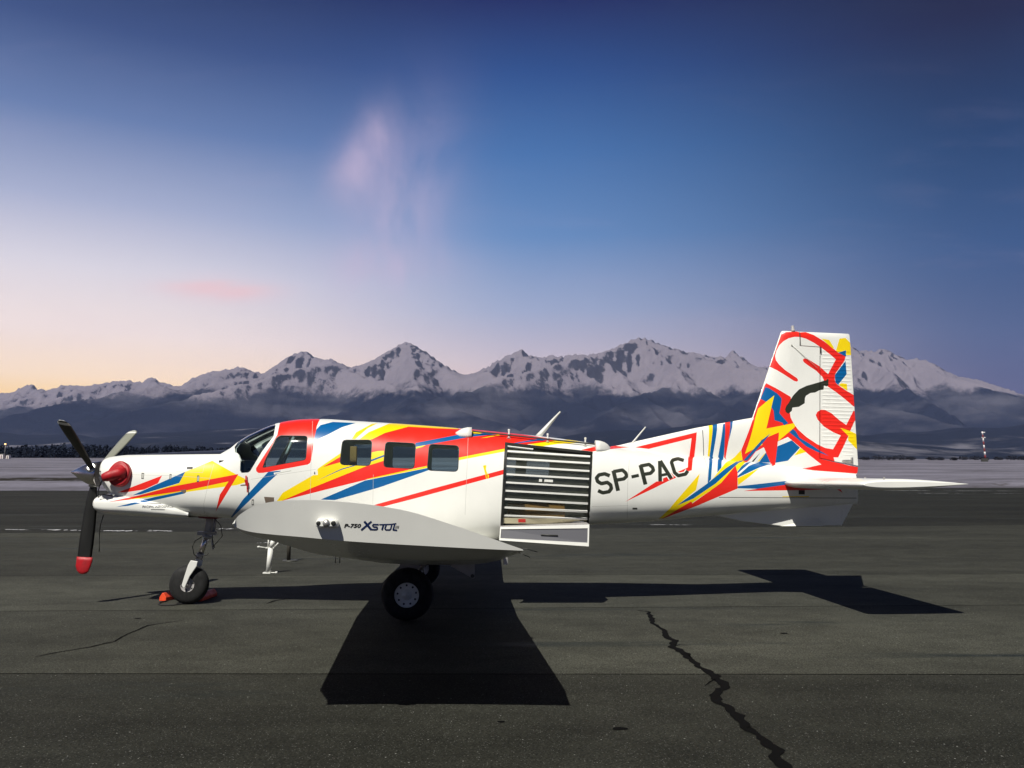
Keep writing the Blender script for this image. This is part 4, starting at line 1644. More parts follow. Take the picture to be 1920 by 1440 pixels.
# ------------------------------------------------------------------ tarmac
def tarmac_mat(name, base, tint):
    mt = bpy.data.materials.new(name)
    mt.use_nodes = True
    T = Nodes(mt.node_tree)
    b = T.n['Principled BSDF']
    o = T.new('ShaderNodeNewGeometry').outputs['Position']
    big = T.noise(T.mapping(o, (.05, .22, 1)), 1.0, 5, .6, .6)
    mid = T.noise(T.mapping(o, (.85, 1.3, 1)), 1.5, 8, .68, .3)
    fine = T.noise(o, 60, 6, .75)
    grit = T.new('ShaderNodeTexVoronoi', {'Vector': o, 'Scale': 85.0, 'Randomness': 1.0})
    gc = T.new('ShaderNodeSeparateColor', {0: grit.outputs['Color']}).outputs
    speck = T.math('MULTIPLY', T.step(gc[0], .89, .92), T.step(grit.outputs['Distance'], .45, .25))
    grit2 = T.new('ShaderNodeTexVoronoi', {'Vector': o, 'Scale': 42.0, 'Randomness': 1.0})
    gc2 = T.new('ShaderNodeSeparateColor', {0: grit2.outputs['Color']}).outputs
    speck2 = T.math('MULTIPLY', T.step(gc2[1], .985, .99), T.step(grit2.outputs['Distance'], .30, .15))
    k = T.math('MULTIPLY', T.lrp(big, .3, .7, .55, 1.35), T.lrp(mid, .28, .72, .70, 1.28))
    k = T.math('MULTIPLY', k, T.lrp(fine, .3, .7, .30, 1.7))
    k = T.math('MULTIPLY', k, T.lrp(gc[1], 0, 1, .65, 1.35))
    col = T.mix(1.0, tuple(base * t for t in tint), T.new('ShaderNodeCombineColor', {0: k, 1: k, 2: k}).outputs[0], 'MULTIPLY')
    # dark damp streaks lying across the apron
    st = T.noise(T.mapping(o, (.09, 1.1, 1)), 1.0, 5, .6, .5)
    wet = T.math('MULTIPLY', T.step(st, .56, .66), T.step(big, .45, .62))
    col = T.mix(T.math('MULTIPLY', wet, .8), col, (.008, .012, .011))
    col = T.mix(T.math('MULTIPLY', speck, .65), col, (.15, .15, .14))
    col = T.mix(T.math('MULTIPLY', speck2, .7), col, (.36, .36, .34))
    T.l.new(col, b.inputs['Base Color'])
    T.l.new(T.lrp(wet, 0, 1, .82, .55), b.inputs['Roughness'])
    b.inputs['Specular IOR Level'].default_value = .10
    hgt = T.math('ADD', T.math('MULTIPLY', fine, .6), T.math('MULTIPLY', gc[2], .7))
    bn = T.new('ShaderNodeBump', {'Strength': .55, 'Distance': .006, 'Height': hgt})
    T.l.new(bn.outputs[0], b.inputs['Normal'])
    return mt


tar = tag(empty('tarmac', (0, 0, 0)), kind='structure')
SEALM = mat('bitumen_seal', (.004, .004, .004), .9, spec=.05)
m = MB()
m.add([(-260, -60, -.02), (260, -60, -.02), (260, 150, -.02), (-260, 150, -.02)], [(0, 1, 2, 3)])
m.build('seal_bed', SEALM, tar)
TINT = (1.03, 1.045, .84)
seams = [(-60, -60), (G(0, 1263).y, G(1920, 1264.5).y), (G(0, 1146).y, G(1920, 1134).y), (G(0, 1080).y, G(1920, 1076).y), (G(0, 1000).y, G(1920, 984.5).y)]
# the apron ends against the snow along a slightly slanted edge
EDGE_L, EDGE_R = G(0, 919.5), G(1920, 914)
es = (EDGE_R.y - EDGE_L.y) / (EDGE_R.x - EDGE_L.x)


def line_y(pair, x):
    # pair: y at the frame's left and right edge of that row, extended as a straight line
    y0, y1 = pair
    x0, x1 = -(y0 + DIST) * 960 / FPX, (y1 + DIST) * 960 / FPX
    if x1 - x0 < 1:
        return y0
    return y0 + (y1 - y0) * (x - x0) / (x1 - x0)


tones = [.026, .041, .051, .037, .018]  # near and far strips darker: darkening towards the view's edges put into the colour
for i, tone in enumerate(tones):
    m = MB()
    xs = np.linspace(-250, 250, 101)
    g0 = .012 if i else 0
    row0, row1 = [], []
    for x in xs:
        wob = .012 * mnoise.noise(Vector((x * 1.7, i * 9.1, 0)))
        a = line_y(seams[i], x) + g0 + wob if i else -60
        if i + 1 < len(seams):
            wob2 = .012 * mnoise.noise(Vector((x * 1.7, (i + 1) * 9.1, 0)))
            b = line_y(seams[i + 1], x) - .012 + wob2
        else:
            b = EDGE_L.y + es * (x - EDGE_L.x) + 1.2 * mnoise.noise(Vector((x * .06, 3.3, 0))) + .4 * mnoise.noise(Vector((x * .4, 5.3, 0)))
            b = min(max(b, 60), 148)
        row0.append((x, a, 0))
        row1.append((x, b, 0))
    n = len(xs)
    m.add(row0 + row1, [(j, j + 1, n + j + 1, n + j) for j in range(n - 1)])
    m.build('asphalt_strip', tarmac_mat('asphalt_%d' % i, tone, TINT), tar)


def crack(pts, widths, name='sealed_crack'):
    q = []
    for i, p in enumerate(pts):
        q.append(G(*p))
    fine = []
    wd = []
    for i in range(len(q) - 1):
        k = max(2, int((q[i + 1] - q[i]).length / .05))
        for j in range(k):
            t = j / k
            fine.append(q[i].lerp(q[i + 1], t))
            wd.append(widths[i] * (1 - t) + widths[i + 1] * t)
    fine.append(q[-1])
    wd.append(widths[-1])
    m = MB()
    va, vb = [], []
    for i, p in enumerate(fine):
        t = (fine[min(i + 1, len(fine) - 1)] - fine[max(i - 1, 0)]).normalized()
        nn = Vector((-t.y, t.x, 0))
        w = wd[i] * (1 + .45 * mnoise.noise(Vector((p.x * 11, p.y * 11, 7.1))) + .3 * (random.random() - .5))
        j = nn * mnoise.noise(Vector((p.x * 6, p.y * 6, 2.2))) * wd[i] * .9
        va.append(p + nn * w / 2 + j + Vector((0, 0, .004)))
        vb.append(p - nn * w / 2 + j + Vector((0, 0, .004)))
    n = len(fine)
    m.add(va + vb, [(i, i + 1, n + i + 1, n + i) for i in range(n - 1)])
    return m.build(name, SEALM, tar, fix=False)


crack([(1195, 1145), (1215, 1147.5), (1222, 1155), (1227, 1171), (1240, 1180), (1250, 1192), (1265, 1212), (1280, 1226), (1297, 1237), (1310, 1249), (1327, 1260), (1342, 1274), (1357, 1290), (1345, 1305), (1347, 1315), (1362, 1327), (1375, 1342), (1400, 1365),
       (1430, 1379), (1442, 1390), (1450, 1407), (1475, 1430), (1495, 1446), (1530, 1470)],
      [1.6 * q for q in [.015, .03, .045, .03, .03, .05, .05, .06, .045, .035, .05, .055, .045, .05, .06, .04, .055, .045, .035, .05, .065, .055, .04, .03]])
crack([(1342, 1274), (1330, 1279), (1322, 1287)], [.012, .016, .006])
crack([(1400, 1365), (1412, 1363), (1424, 1366)], [.012, .014, .005])
crack([(1265, 1212), (1275, 1209), (1290, 1211)], [.010, .014, .005])
crack([(1281, 1226), (1291, 1229), (1300, 1237)], [.01, .02, .012])
crack([(65, 1232), (100, 1225), (170, 1213), (215, 1203), (236, 1190), (280, 1173), (345, 1163)], [.012, .022, .03, .026, .018, .03, .012])
crack([(500, 1132), (515, 1127), (545, 1122)], [.02, .05, .01])
for px, py, s in ((1162, 1367, .035), (940, 1354, .02), (258, 1160, .03), (1470, 1188, .03)):
    c0 = G(px, py)
    m = MB()
    m.add([c0 + Vector((s * 1.5 * math.cos(q) * (.8 + .4 * random.random()), s * math.sin(q) * (.8 + .4 * random.random()), .004)) for q in [2 * math.pi * k / 12 for k in range(12)]], [tuple(range(12))])
    m.build('oil_spot', SEALM, tar, fix=False)

# thin frost and snow left lying on the apron
SNOWG = bpy.data.materials.new('thin_snow')
SNOWG.use_nodes = True
T = Nodes(SNOWG.node_tree)
o_ = T.new('ShaderNodeNewGeometry').outputs['Position']
T.l.new(T.mix(T.step(T.noise(o_, 3, 5, .7), .4, .6), (.34, .34, .36), (.6, .6, .62)), T.n['Principled BSDF'].inputs['Base Color'])
T.n['Principled BSDF'].inputs['Roughness'].default_value = .9
m = MB()


def patch(px0, py0, px1, py1, thick, n=26):
    a, b = G(px0, py0), G(px1, py1)
    va, vb = [], []
    for i in range(n + 1):
        t = i / n
        p = a.lerp(b, t)
        env = min(1, t * 5, (1 - t) * 5) * thick * max(0, random.random() * 1.6 - .45 + .5 * mnoise.noise(Vector((i * .35, px0, 0))))
        va.append(p + Vector((0, env / 2, .006)))
        vb.append(p + Vector((0, -env / 2, .006)))
    m.add(va + vb, [(i, i + 1, n + 1 + i + 1, n + 1 + i) for i in range(n)])


for a in ((0, 992.5, 60, 994, .25), (75, 993, 165, 995, .35), (185, 995, 300, 996.3, .5), (270, 994, 330, 996.5, .3), (405, 991.5, 445, 992, .5), (1180, 983.5, 1300, 984.5, .2), (1640, 919.8, 1920, 920.5, 1.2), (1700, 924.8, 1830, 925, .7), (1850, 925, 1920, 925.6, .7),
          (480, 1018.5, 515, 1017, .25)):
    patch(*a)
o = m.build('snow_patches', SNOWG, fix=False)
tag(o, 'thin lines of snow left on the dark apron', kind='stuff')

# ------------------------------------------------------------------ snow field, woods, mast
def field_z(x, y):
    t = max(0.0, y - 92)
    z = .035 * max(0, y - 92) ** 1.0 * min(1, t / 120)
    z = 0.0
    s = (y - 96) / 500
    if s > 0:
        z = 15.0 * (min(s, 1.0)) ** 1.0 + max(0, s - 1) * 2.0
    z += .25 * mnoise.noise(Vector((x * .03, y * .03, 1.1))) * min(1, max(0, s) * 20)
    if x < 20:                                     # low grassy step on the left
        st = y - (130 + .05 * x)
        z += 1.0 / (1 + math.exp(-max(-30, min(30, st / 2.5)))) * min(1, (20 - x) / 40) - (1.0 / (1 + math.exp(8))) * 0
    return z


ys = sorted(set([60, 80, 92, 96, 98, 100, 104, 108, 112, 116, 120, 122, 124, 126, 128, 130, 132, 134, 136, 140, 145, 150, 160, 172, 185, 200, 220, 245, 275, 310, 350, 395, 445, 500, 550, 596, 640, 700, 800, 1000, 1300, 1800, 2600]))
xs = np.concatenate([np.linspace(-2600, -320, 20), np.linspace(-300, 300, 121), np.linspace(320, 2600, 20)])
m = MB()
V = []
for y in ys:
    for x in xs:
        ed = min(max(EDGE_L.y + es * (x - EDGE_L.x), 60), 148)
        z = field_z(x, y)
        if y < ed + 2:
            z = -.05 if y < ed - 1 else z
        V.append((x, y, z + .004))
n = len(xs)
m.add(V, [(j * n + i, j * n + i + 1, (j + 1) * n + i + 1, (j + 1) * n + i) for j in range(len(ys) - 1) for i in range(n - 1)], 0, True)
FM = bpy.data.materials.new('frosted_grass')
FM.use_nodes = True
T = Nodes(FM.node_tree)
o_ = T.new('ShaderNodeNewGeometry').outputs['Position']
n1 = T.noise(T.mapping(o_, (.02, .05, 1)), 1.0, 8, .68, .5)
n2 = T.noise(T.mapping(o_, (.25, .6, 1)), 1.0, 6, .7)
c_ = T.mix(T.step(n1, .34, .64), (.085, .080, .098), (.185, .178, .225))
c_ = T.mix(T.math('MULTIPLY', T.step(n2, .50, .68), .75), c_, (.060, .054, .058))
# tufts of bare grass along the low step on the left
sx = T.new('ShaderNodeSeparateXYZ', {0: o_}).outputs
band = T.math('SUBTRACT', sx[1], T.math('MULTIPLY', sx[0], .05))
bd = T.math('MULTIPLY', T.step(T.math('ABSOLUTE', T.math('SUBTRACT', band, 130.5)), 3.2, 1.2), T.step(sx[0], 20, -10))
c_ = T.mix(T.math('MULTIPLY', bd, T.step(n2, .30, .5)), c_, (.018, .016, .012))
T.l.new(c_, T.n['Principled BSDF'].inputs['Base Color'])
T.n['Principled BSDF'].inputs['Roughness'].default_value = .95
T.n['Principled BSDF'].inputs['Specular IOR Level'].default_value = .1
bn = T.new('ShaderNodeBump', {'Strength': .8, 'Distance': .3, 'Height': n2})
T.l.new(bn.outputs[0], T.n['Principled BSDF'].inputs['Normal'])
o = m.build('snow_field', FM, fix=False)
tag(o, kind='structure')


def leafy(m, c, rx, ry, rz, n, size, mi=0):
    """leaf clumps spread through an uneven crown"""
    for _ in range(n):
        while True:
            p = Vector((random.uniform(-1, 1), random.uniform(-1, 1), random.uniform(-1, 1)))
            if .25 < p.length < 1:
                break
        q = Vector((c[0] + p.x * rx, c[1] + p.y * ry, c[2] + p.z * rz))
        s = size * random.uniform(.6, 1.3)
        a = Vector((random.gauss(0, 1), random.gauss(0, 1), random.gauss(0, 1))).normalized()
        b = a.cross(Vector((random.gauss(0, 1), random.gauss(0, 1), random.gauss(0, 1)))).normalized()
        m.add([q - a * s, q + b * s * .7, q + a * s, q - b * s * .7], [(0, 1, 2, 3)], mi)


TREEM = mat('dark_evergreen', (.013, .018, .031), .9, var=.35, vscale=.3, spec=.1)
BUSHM = mat('bare_bush_twigs', (.020, .021, .028), .9, var=.35, vscale=.6, spec=.1)
BARK = mat('bark', (.045, .035, .028), .9)
m = MB()
YF = 600
xl, xr = AT(-260, 858, YF).x, AT(475, 858, YF).x
cnt = 0
for k in range(420):
    t = random.random()
    x = xl + (xr - xl) * (k + random.random()) / 420
    y = YF + random.uniform(-5, 30)
    h = random.uniform(6.5, 11) * (1 + .18 * mnoise.noise(Vector((x * .03, 0, 4)))) * (.85 if x > AT(300, 850, YF).x else 1)
    z0 = field_z(x, y)
    r_ = h * random.uniform(.16, .24)
    m.tube([(x, y, z0 - .3), (x, y, z0 + h * .5)], [.22, .12], 1, 5, False)
    if random.random() < .35:      # spruce
        for j in range(9):
            tt = j / 9
            leafy(m, (x, y, z0 + h * (.12 + tt * .86)), r_ * (1 - tt) + .1, r_ * (1 - tt) + .1, h * .07, 6, .55 + .5 * (1 - tt))
    else:
        leafy(m, (x, y, z0 + h * .55), r_ * 1.25, r_ * 1.15, h * .46, 60, h * .085)
    leafy(m, (x, y, z0 + h * .22), r_ * 1.9, r_, h * .28, 34, h * .11)
o = m.build('woodland', [TREEM, BARK], fix=False)
tag(o, 'dark strip of woodland beyond the snow field', kind='stuff')

BUSH = [(1622, 12, 6), (1646, 15, 8), (1668, 12, 7), (1690, 16, 9), (1708, 10, 7), (1745, 11, 5.5), (1762, 9, 5), (1788, 8, 5), (1806, 10, 6.5), (1828, 13, 7.5), (1846, 9, 5.5), (1872, 10, 6), (1898, 14, 8), (1916, 10, 7), (1940, 14, 8)]
ORD = 'first second third fourth fifth sixth seventh eighth ninth tenth eleventh twelfth thirteenth fourteenth fifteenth'.split()
for ib, (px, hw, hp) in enumerate(BUSH):
    y = 520 + random.uniform(-12, 12)
    c0 = AT(px, 860, y)
    z0 = field_z(c0.x, y)
    sc = (y + DIST) / FPX
    m = MB()
    o = empty('bush', (c0.x, y, z0))
    leafy(m, (0, 0, hp * sc * .5), hw * sc * .95, hw * sc * .7, hp * sc * .58, 150, .42)
    leafy(m, (hw * sc * .3, 0, hp * sc * .35), hw * sc * .6, hw * sc * .5, hp * sc * .35, 50, .38)
    m.build('foliage', BUSHM, o, fix=False)
    m = MB()
    for _ in range(4):
        m.tube([(random.uniform(-.3, .3), 0, -.2), (random.uniform(-1, 1) * hw * sc * .5, random.uniform(-.5, .5), hp * sc * .8)], [.06, .02], 0, 4, False)
    m.build('stem', BARK, o, fix=False)
    tag(o, ORD[ib] + ' small dark bush from the tail fin along the far edge of the snow field', 'bush', 'bushes along the far field edge')

# red and white mast
ym = 430
c0 = AT(1849, 874, ym)
z0 = field_z(c0.x, ym)
top = AT(1846, 809, ym).z - z0
mst = empty('mast', (c0.x, ym, z0))
MR, MW = mat('mast_red', (.22, .03, .03), .6), mat('mast_white', (.75, .72, .72), .5)
nb = 9
for i in range(nb):
    z1, z2 = top * i / nb, top * (i + 1) / nb
    m = MB()
    lean = -.055
    w0 = .55 * (1 - .45 * i / nb)
    w1 = .55 * (1 - .45 * (i + 1) / nb)
    for sx_, sy_ in ((-1, -1), (1, -1), (1, 1), (-1, 1)):
        m.tube([(sx_ * w0 / 2 + lean * z1, sy_ * w0 / 2, z1), (sx_ * w1 / 2 + lean * z2, sy_ * w1 / 2, z2)], .085, 0, 5)
    for sy_ in (-1, 1):
        m.tube([(-w0 / 2 + lean * z1, sy_ * w0 / 2, z1), (w1 / 2 + lean * z2, sy_ * w1 / 2, z2)], .09, 0, 4)
        m.tube([(w0 / 2 + lean * z1, sy_ * w0 / 2, z1), (-w1 / 2 + lean * z2, sy_ * w1 / 2, z2)], .09, 0, 4)
    m.build('mast_section', DGREY if i < 1 else (MR if i % 2 else MW), mst)
for zz, dx in ((top * .80, .5), (top * .97, .6)):
    m = MB()
    m.box((dx - 1.2 + lean * zz, -.15, zz - .18), (dx + .75 + lean * zz, .15, zz + .25))
    m.build('mast_head', MW, mst)
m = MB()
m.box((-2.2, -.8, -.3), (.9, .8, 1.8))
m.build('equipment_box', DGREY, mst, bevel=.05)
tag(mst, 'red and white banded mast standing on the snow field', 'mast')

# small cabins and a lit lamp at the left end of the wood
for (px, wpx, hpx, lab) in ((2, 6, 9.5, 'white cabin at the end of the wood, the one nearer the lit lamp'), (13.5, 5.2, 7.5, 'small white cabin with a dark door before the wood')):
    y = 520
    c0 = AT(px, 861, y)
    z0 = field_z(c0.x, y)
    sc = (y + DIST) / FPX
    o = empty('cabin', (c0.x, y, z0))
    w, h = wpx * sc, hpx * sc
    m = MB()
    m.box((-w / 2, 0, -.3), (w / 2, 2.4, h * .86))
    m.build('wall', mat('cabin_white', (.72, .66, .64), .7), o)
    m = MB()
    m.prism([Vector((-w / 2 - .15, -.15, h * .86)), Vector((w / 2 + .15, -.15, h * .86)), Vector((w / 2 + .15, -.15, h * .93)), Vector((0, -.15, h * 1.05)), Vector((-w / 2 - .15, -.15, h * .93))], (0, 2.8, 0))
    m.build('roof', DGREY, o)
    m = MB()
    m.box((-.3, -.05, 0), (.3, -.003, h * .65))
    m.build('door', BRN, o)
    tag(o, lab, 'cabin')
y = 520
c0 = AT(1, 861, y)
zt = AT(1, 832, y).z
z0 = field_z(c0.x, y)
o = empty('street_lamp', (c0.x, y + 4, z0))
m = MB()
m.tube([(0, 0, -.3), (0, 0, zt - z0)], [.12, .07], 0, 8)
m.build('pole', GREYP, o)
LAMPM = bpy.data.materials.new('lamp_glow')
LAMPM.use_nodes = True
b_ = LAMPM.node_tree.nodes['Principled BSDF']
b_.inputs['Base Color'].default_value = (.9, .5, .2, 1)
b_.inputs['Emission Color'].default_value = (1, .5, .18, 1)
b_.inputs['Emission Strength'].default_value = 4
m = MB()
m.lathe((0, -.1, zt - z0), (0, 0, 1), [(-.35, .3), (-.2, .55), (.1, .5), (.3, .15)], 0, 12)
m.build('lamp_head', LAMPM, o)
tag(o, 'lamp post with a glowing orange head before the wood', 'street lamp')

# ------------------------------------------------------------------ foothills and mountains
def fbm(x, y, oct_=5, seed=0.0, ridged=False):
    """vectorised value-gradient noise"""
    out = np.zeros_like(x)
    amp, f, tot = 1.0, 1.0, 0.0
    for k in range(oct_):
        n = perlin(x * f + seed + k * 17.3, y * f - seed + k * 9.7)
        if ridged:
            n = 1 - np.abs(n) * 2
        out += n * amp
        tot += amp
        amp *= .5
        f *= 2.03
    return out / tot


_perm = rng.permutation(512)
_perm = np.concatenate([_perm, _perm])
_ga = rng.uniform(0, 2 * np.pi, 1024)


def perlin(x, y):
    xi, yi = np.floor(x).astype(int), np.floor(y).astype(int)
    xf, yf = x - xi, y - yi

    def g(ix, iy):
        h = _perm[(_perm[ix & 511] + iy) & 511]
        return np.cos(_ga[h]), np.sin(_ga[h])
    u, v = xf ** 3 * (xf * (xf * 6 - 15) + 10), yf ** 3 * (yf * (yf * 6 - 15) + 10)
    r = []
    for dx, dy in ((0, 0), (1, 0), (0, 1), (1, 1)):
        gx, gy = g(xi + dx, yi + dy)
        r.append(gx * (xf - dx) + gy * (yf - dy))
    return (r[0] * (1 - u) + r[1] * u) * (1 - v) + (r[2] * (1 - u) + r[3] * u) * v


YC = 9000.0
CREST = [(-900, 790), (-500, 775), (-250, 752), (-120, 745), (-60, 748), (0, 740), (30, 735), (57, 724), (75, 732), (100, 731), (122, 722), (160, 727), (185, 722), (215, 718), (238, 714), (258, 718), (285, 711), (300, 716), (322, 725), (337, 727), (360, 712), (385, 703), (410, 695), (440, 692),
         (455, 690), (475, 699), (495, 702), (520, 685), (545, 668), (570, 660), (585, 668), (600, 675), (622, 676), (640, 684), (655, 690), (675, 688), (700, 677), (725, 662), (745, 652), (765, 643), (785, 655), (805, 668), (825, 683), (845, 697), (870, 705), (890, 702), (910, 692), (935, 677), (960, 668), (978, 661),
         (992, 671), (1010, 672), (1035, 668), (1060, 670), (1080, 667), (1100, 668), (1125, 663), (1145, 657), (1170, 645), (1190, 637), (1210, 636), (1235, 646), (1260, 655), (1290, 662), (1320, 667), (1345, 670), (1360, 672), (1375, 662), (1390, 668), (1405, 684), (1425, 690), (1445, 688), (1500, 680), (1560, 668),
         (1595, 650), (1610, 661), (1625, 658), (1640, 661), (1655, 655), (1675, 665), (1700, 677), (1720, 674), (1745, 680), (1775, 700), (1800, 708), (1840, 716), (1880, 730), (1920, 742), (2000, 752), (2150, 770), (2500, 785), (2900, 800)]
cw = [AT(px, py, YC) for px, py in CREST]
cx_, cz_ = np.array([p.x for p in cw]), np.array([p.z for p in cw])


def grid_mesh(name, X, Y, Z, material):
    ny, nx_ = X.shape
    V = np.stack([X, Y, Z], -1).reshape(-1, 3)
    i = np.arange(ny - 1)[:, None] * nx_ + np.arange(nx_ - 1)[None]
    F = np.stack([i, i + 1, i + nx_ + 1, i + nx_], -1).reshape(-1, 4)
    me = bpy.data.meshes.new(name)
    me.vertices.add(len(V))
    me.vertices.foreach_set('co', V.ravel())
    me.loops.add(F.size)
    me.loops.foreach_set('vertex_index', F.ravel().astype(np.int32))
    me.polygons.add(len(F))
    me.polygons.foreach_set('loop_start', np.arange(0, F.size, 4, dtype=np.int32))
    me.polygons.foreach_set('loop_total', np.full(len(F), 4, dtype=np.int32))
    me.update(calc_edges=True)
    me.polygons.foreach_set('use_smooth', np.ones(len(F), bool))
    me.materials.append(material)
    o = bpy.data.objects.new(name, me)
    COL.objects.link(o)
    tag(o, kind='structure')
    return o


def mountain_mat():
    mt = bpy.data.materials.new('snow_rock_forest')
    mt.use_nodes = True
    T = Nodes(mt.node_tree)
    b = T.n['Principled BSDF']
    g = T.new('ShaderNodeNewGeometry')
    P = g.outputs['Position']
    N = T.new('ShaderNodeSeparateXYZ', {0: g.outputs['Normal']}).outputs
    PX = T.new('ShaderNodeSeparateXYZ', {0: P}).outputs
    Zp = PX[2]
    n1 = T.noise(P, .0022, 8, .66)
    n2 = T.noise(T.mapping(P, (1, 1, .5)), .026, 9, .78)
    n3 = T.noise(T.mapping(P, (1, .35, .22)), .011, 7, .72, .6)
    steep_and_shade = T.math('ADD', N[2], T.math('MULTIPLY', T.math('SUBTRACT', n2, .5), .95))
    steep_and_shade = T.math('ADD', steep_and_shade, T.math('MULTIPLY', T.math('SUBTRACT', n3, .5), .45))
    steep_and_shade = T.math('ADD', steep_and_shade, T.math('MULTIPLY', N[0], -.50))       # right-facing slopes get more dark rock, painting in their shade
    rock = T.step(T.math('SUBTRACT', steep_and_shade, T.lrp(Zp, 850, 1500, -.20, .19)), .61, .48)
    rockc = T.mix(n2, (.024, .026, .034), (.062, .060, .070))
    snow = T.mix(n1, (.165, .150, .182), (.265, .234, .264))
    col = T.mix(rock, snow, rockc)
    tl = T.math('ADD', Zp, T.math('MULTIPLY', T.math('SUBTRACT', n1, .5), 520))
    tl = T.math('ADD', tl, T.math('MULTIPLY', T.math('SUBTRACT', n2, .5), 160))
    tl = T.math('ADD', tl, T.lrp(PX[0], -5600, -1800, 190, 0))
    forest = T.step(tl, 890, 790)
    fc = T.mix(n2, (.006, .009, .017), (.014, .018, .030))
    clear = T.math('MULTIPLY', T.step(T.noise(T.mapping(P, (.6, .6, 2)), .0016, 8, .6), .44, .74), .62)  # pale patches in the forest: clearings, with low mist painted in
    fc = T.mix(clear, fc, (.145, .14, .165))  # clearings and painted low mist share this pale colour
    col = T.mix(forest, col, fc)
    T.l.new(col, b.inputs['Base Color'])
    b.inputs['Roughness'].default_value = .95
    b.inputs['Specular IOR Level'].default_value = .05
    bn = T.new('ShaderNodeBump', {'Strength': .7, 'Distance': 30.0, 'Height': T.math('ADD', n2, T.math('MULTIPLY', T.noise(P, .03, 5, .7), .5))})
    T.l.new(bn.outputs[0], b.inputs['Normal'])
    return mt


MM = mountain_mat()
nx_, ny_ = 1150, 330
X, Y = np.meshgrid(np.linspace(-10500, 11500, nx_), np.linspace(5200, 10800, ny_))
wx = fbm(X / 900, Y / 900, 4, 3.1) * 260
# crest line wanders in depth; towards the viewer the wall falls in spurs
yc = YC
d = (yc - Y)
fr = np.clip(d / 3600, 0, 1)
drift = fbm(X / 1500, Y / 1500, 3, 8.8) * 900 * fr
crest = np.interp(X + drift + wx * np.clip(d / 900, 0, 1), cx_, cz_)
crest_s = np.interp(X, cx_, cz_)
fine = fbm(X / 130, Y / 200, 4, 1.7, True)
prof = (1 - fr) ** 1.45
# every summit sends rocky spurs out towards the valley; snow aprons fill the hollows between them
SUMPX = [-700, -520, -380, -240, -120, 57, 122, 215, 285, 400, 445, 570, 622, 765, 800, 890, 978, 1060, 1125, 1200, 1300, 1375, 1500, 1595, 1655, 1735, 1830, 1930, 2060, 2200, 2400, 2650]
K_ = 26.0
acc = np.zeros_like(X)
low = np.interp(X, np.linspace(-12000, 13000, 60), np.convolve(np.interp(np.linspace(-12000, 13000, 64), cx_, cz_), np.ones(5) / 5, 'valid'))
wob = fbm(X / 420, Y / 420, 4, 31.0)
apron = low * (.64 * (1 - fr) ** 2.6 + .18 * (1 - fr) ** .8) * (1 + .10 * wob)
parts = [crest - .92 * np.maximum(d, 0) - 70 * np.clip(d / 300, 0, 1) * (fbm(X / 160, Y / 500, 4, 41.0, True) * -1 + .6), apron]
rs = np.random.default_rng(5)
for px_ in SUMPX:
    xs0 = AT(px_, 700, YC).x
    hs = float(np.interp(xs0, cx_, cz_))
    for lean_ in ((-.95, .15, .9) if hs > 900 else (-.6, .7)):
        lean_ = lean_ + rs.uniform(-.25, .25)
        L_ = hs * rs.uniform(1.9, 2.6)
        kk = rs.uniform(0, 90)
        line = xs0 + lean_ * d + 130 * perlin(d / 420 + kk, d * 0 + kk) * np.clip(d / 250, 0, 1)
        q_ = np.abs(X - line) / math.sqrt(1 + lean_ ** 2)
        al = np.clip(d / L_, 0, 1)
        ridge_ = hs * (1 - al) ** 1.12 * (1 - .06 * perlin(d / 130 + kk, d * 0 + 3.1)) - .88 * q_ * (1 + .35 * wob)
        parts.append(np.where(d > 0, ridge_, -1e4))
mx_ = np.maximum.reduce(parts)
for p_ in parts:
    acc += np.exp(np.clip((p_ - mx_) / K_, -40, 0))
H = mx_ + K_ * np.log(acc) * np.clip(d / 300, 0, 1)
H = np.minimum(H, np.maximum(crest_s + 10, 60))
amp = np.clip(d / 250, 0, 1) * np.clip((H - 350) / 500, 0, 1)
spur2 = fbm(X / 150 + wob, Y / 260, 5, 22.3, True)
H += amp * (44 * (spur2 - .5) + 26 * (fine - .45))
# nothing in front of the crest stands above it as seen from the airfield
pr = (Y + DIST) / (YC + DIST)
lim = np.interp(X / pr, cx_, cz_) * pr - 6 - .02 * np.maximum(d, 0)
H = np.where(d > 30, H - 16 * np.log1p(np.exp(np.clip((H - lim) / 16, -40, 40))), H)
back = np.clip(-d / 1700, 0, 1)
H = np.where(d < 0, crest_s * (1 - back) ** 1.3, H)
H += np.where(np.abs(d) < 600, (fbm(X / 95, Y / 200, 4, 2.2, True) - .45) * 62, 0) * (np.clip(crest / 900, 0, 1) ** 2)
H = np.maximum(H, 25 + 35 * fbm(X / 800, Y / 800, 3, 2))
grid_mesh('mountains', X, Y, H, MM)

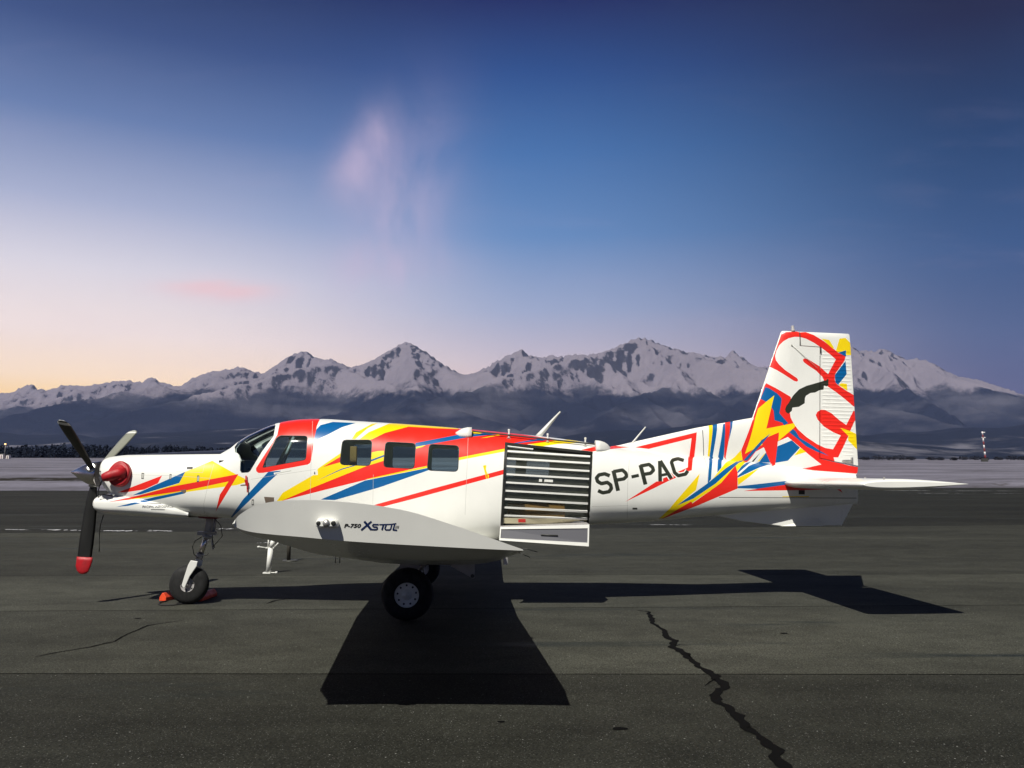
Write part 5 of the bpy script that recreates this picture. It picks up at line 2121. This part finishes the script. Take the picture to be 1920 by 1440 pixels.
HM = bpy.data.materials.new('wooded_hill')
HM.use_nodes = True
T = Nodes(HM.node_tree)
P_ = T.new('ShaderNodeNewGeometry').outputs['Position']
n1 = T.noise(T.mapping(P_, (.5, .5, 3)), .0024, 8, .66, .6)
n2 = T.noise(P_, .02, 6, .7)
c_ = T.mix(n2, (.006, .009, .017), (.014, .018, .030))
c_ = T.mix(T.math('MULTIPLY', T.step(n1, .52, .66), .85), c_, (.15, .145, .17))  # pale snow clearings that also paint low mist into the colour
T.l.new(c_, T.n['Principled BSDF'].inputs['Base Color'])
T.n['Principled BSDF'].inputs['Roughness'].default_value = .95
T.n['Principled BSDF'].inputs['Specular IOR Level'].default_value = .05
bn = T.new('ShaderNodeBump', {'Strength': .6, 'Distance': 12.0, 'Height': n2})
T.l.new(bn.outputs[0], T.n['Principled BSDF'].inputs['Normal'])
X, Y = np.meshgrid(np.linspace(-8500, 9500, 360), np.linspace(1500, 5600, 130))
base = 15 + np.clip((Y - 1500) / 4000, 0, 1) * 40
hl = 330 * np.exp(-((Y - 4700) / 900) ** 2) * (.62 + .38 * fbm(X / 1500, Y / 2500, 3, 4.4) * 2)
hl += 120 * np.exp(-((Y - 3200) / 600) ** 2) * np.clip(.55 + .9 * fbm(X / 1100, Y / 2000, 3, 7.4), .1, 2)
H = base + np.maximum(hl, 0) + 16 * fbm(X / 160, Y / 160, 4, 6)
H *= np.clip((Y - 1450) / 500, .0, 1) * .9 + .1
grid_mesh('hills', X, Y, H, HM)

# ------------------------------------------------------------------ air between here and the range
HAZE = bpy.data.materials.new('haze')
HAZE.use_nodes = True
T = Nodes(HAZE.node_tree)
T.n.remove(T.n['Principled BSDF'])
pv = T.new('ShaderNodeVolumePrincipled', {'Density': HAZE_D, 'Color': (.36, .46, .90, 1), 'Anisotropy': 0.0})
T.l.new(pv.outputs[0], T.n['Material Output'].inputs['Volume'])
m = MB()
m.box((-12500, -900, -3), (13500, 11500, 2050))
o = m.build('haze', HAZE)
tag(o, 'thin blue haze in front of the mountains', kind='stuff')
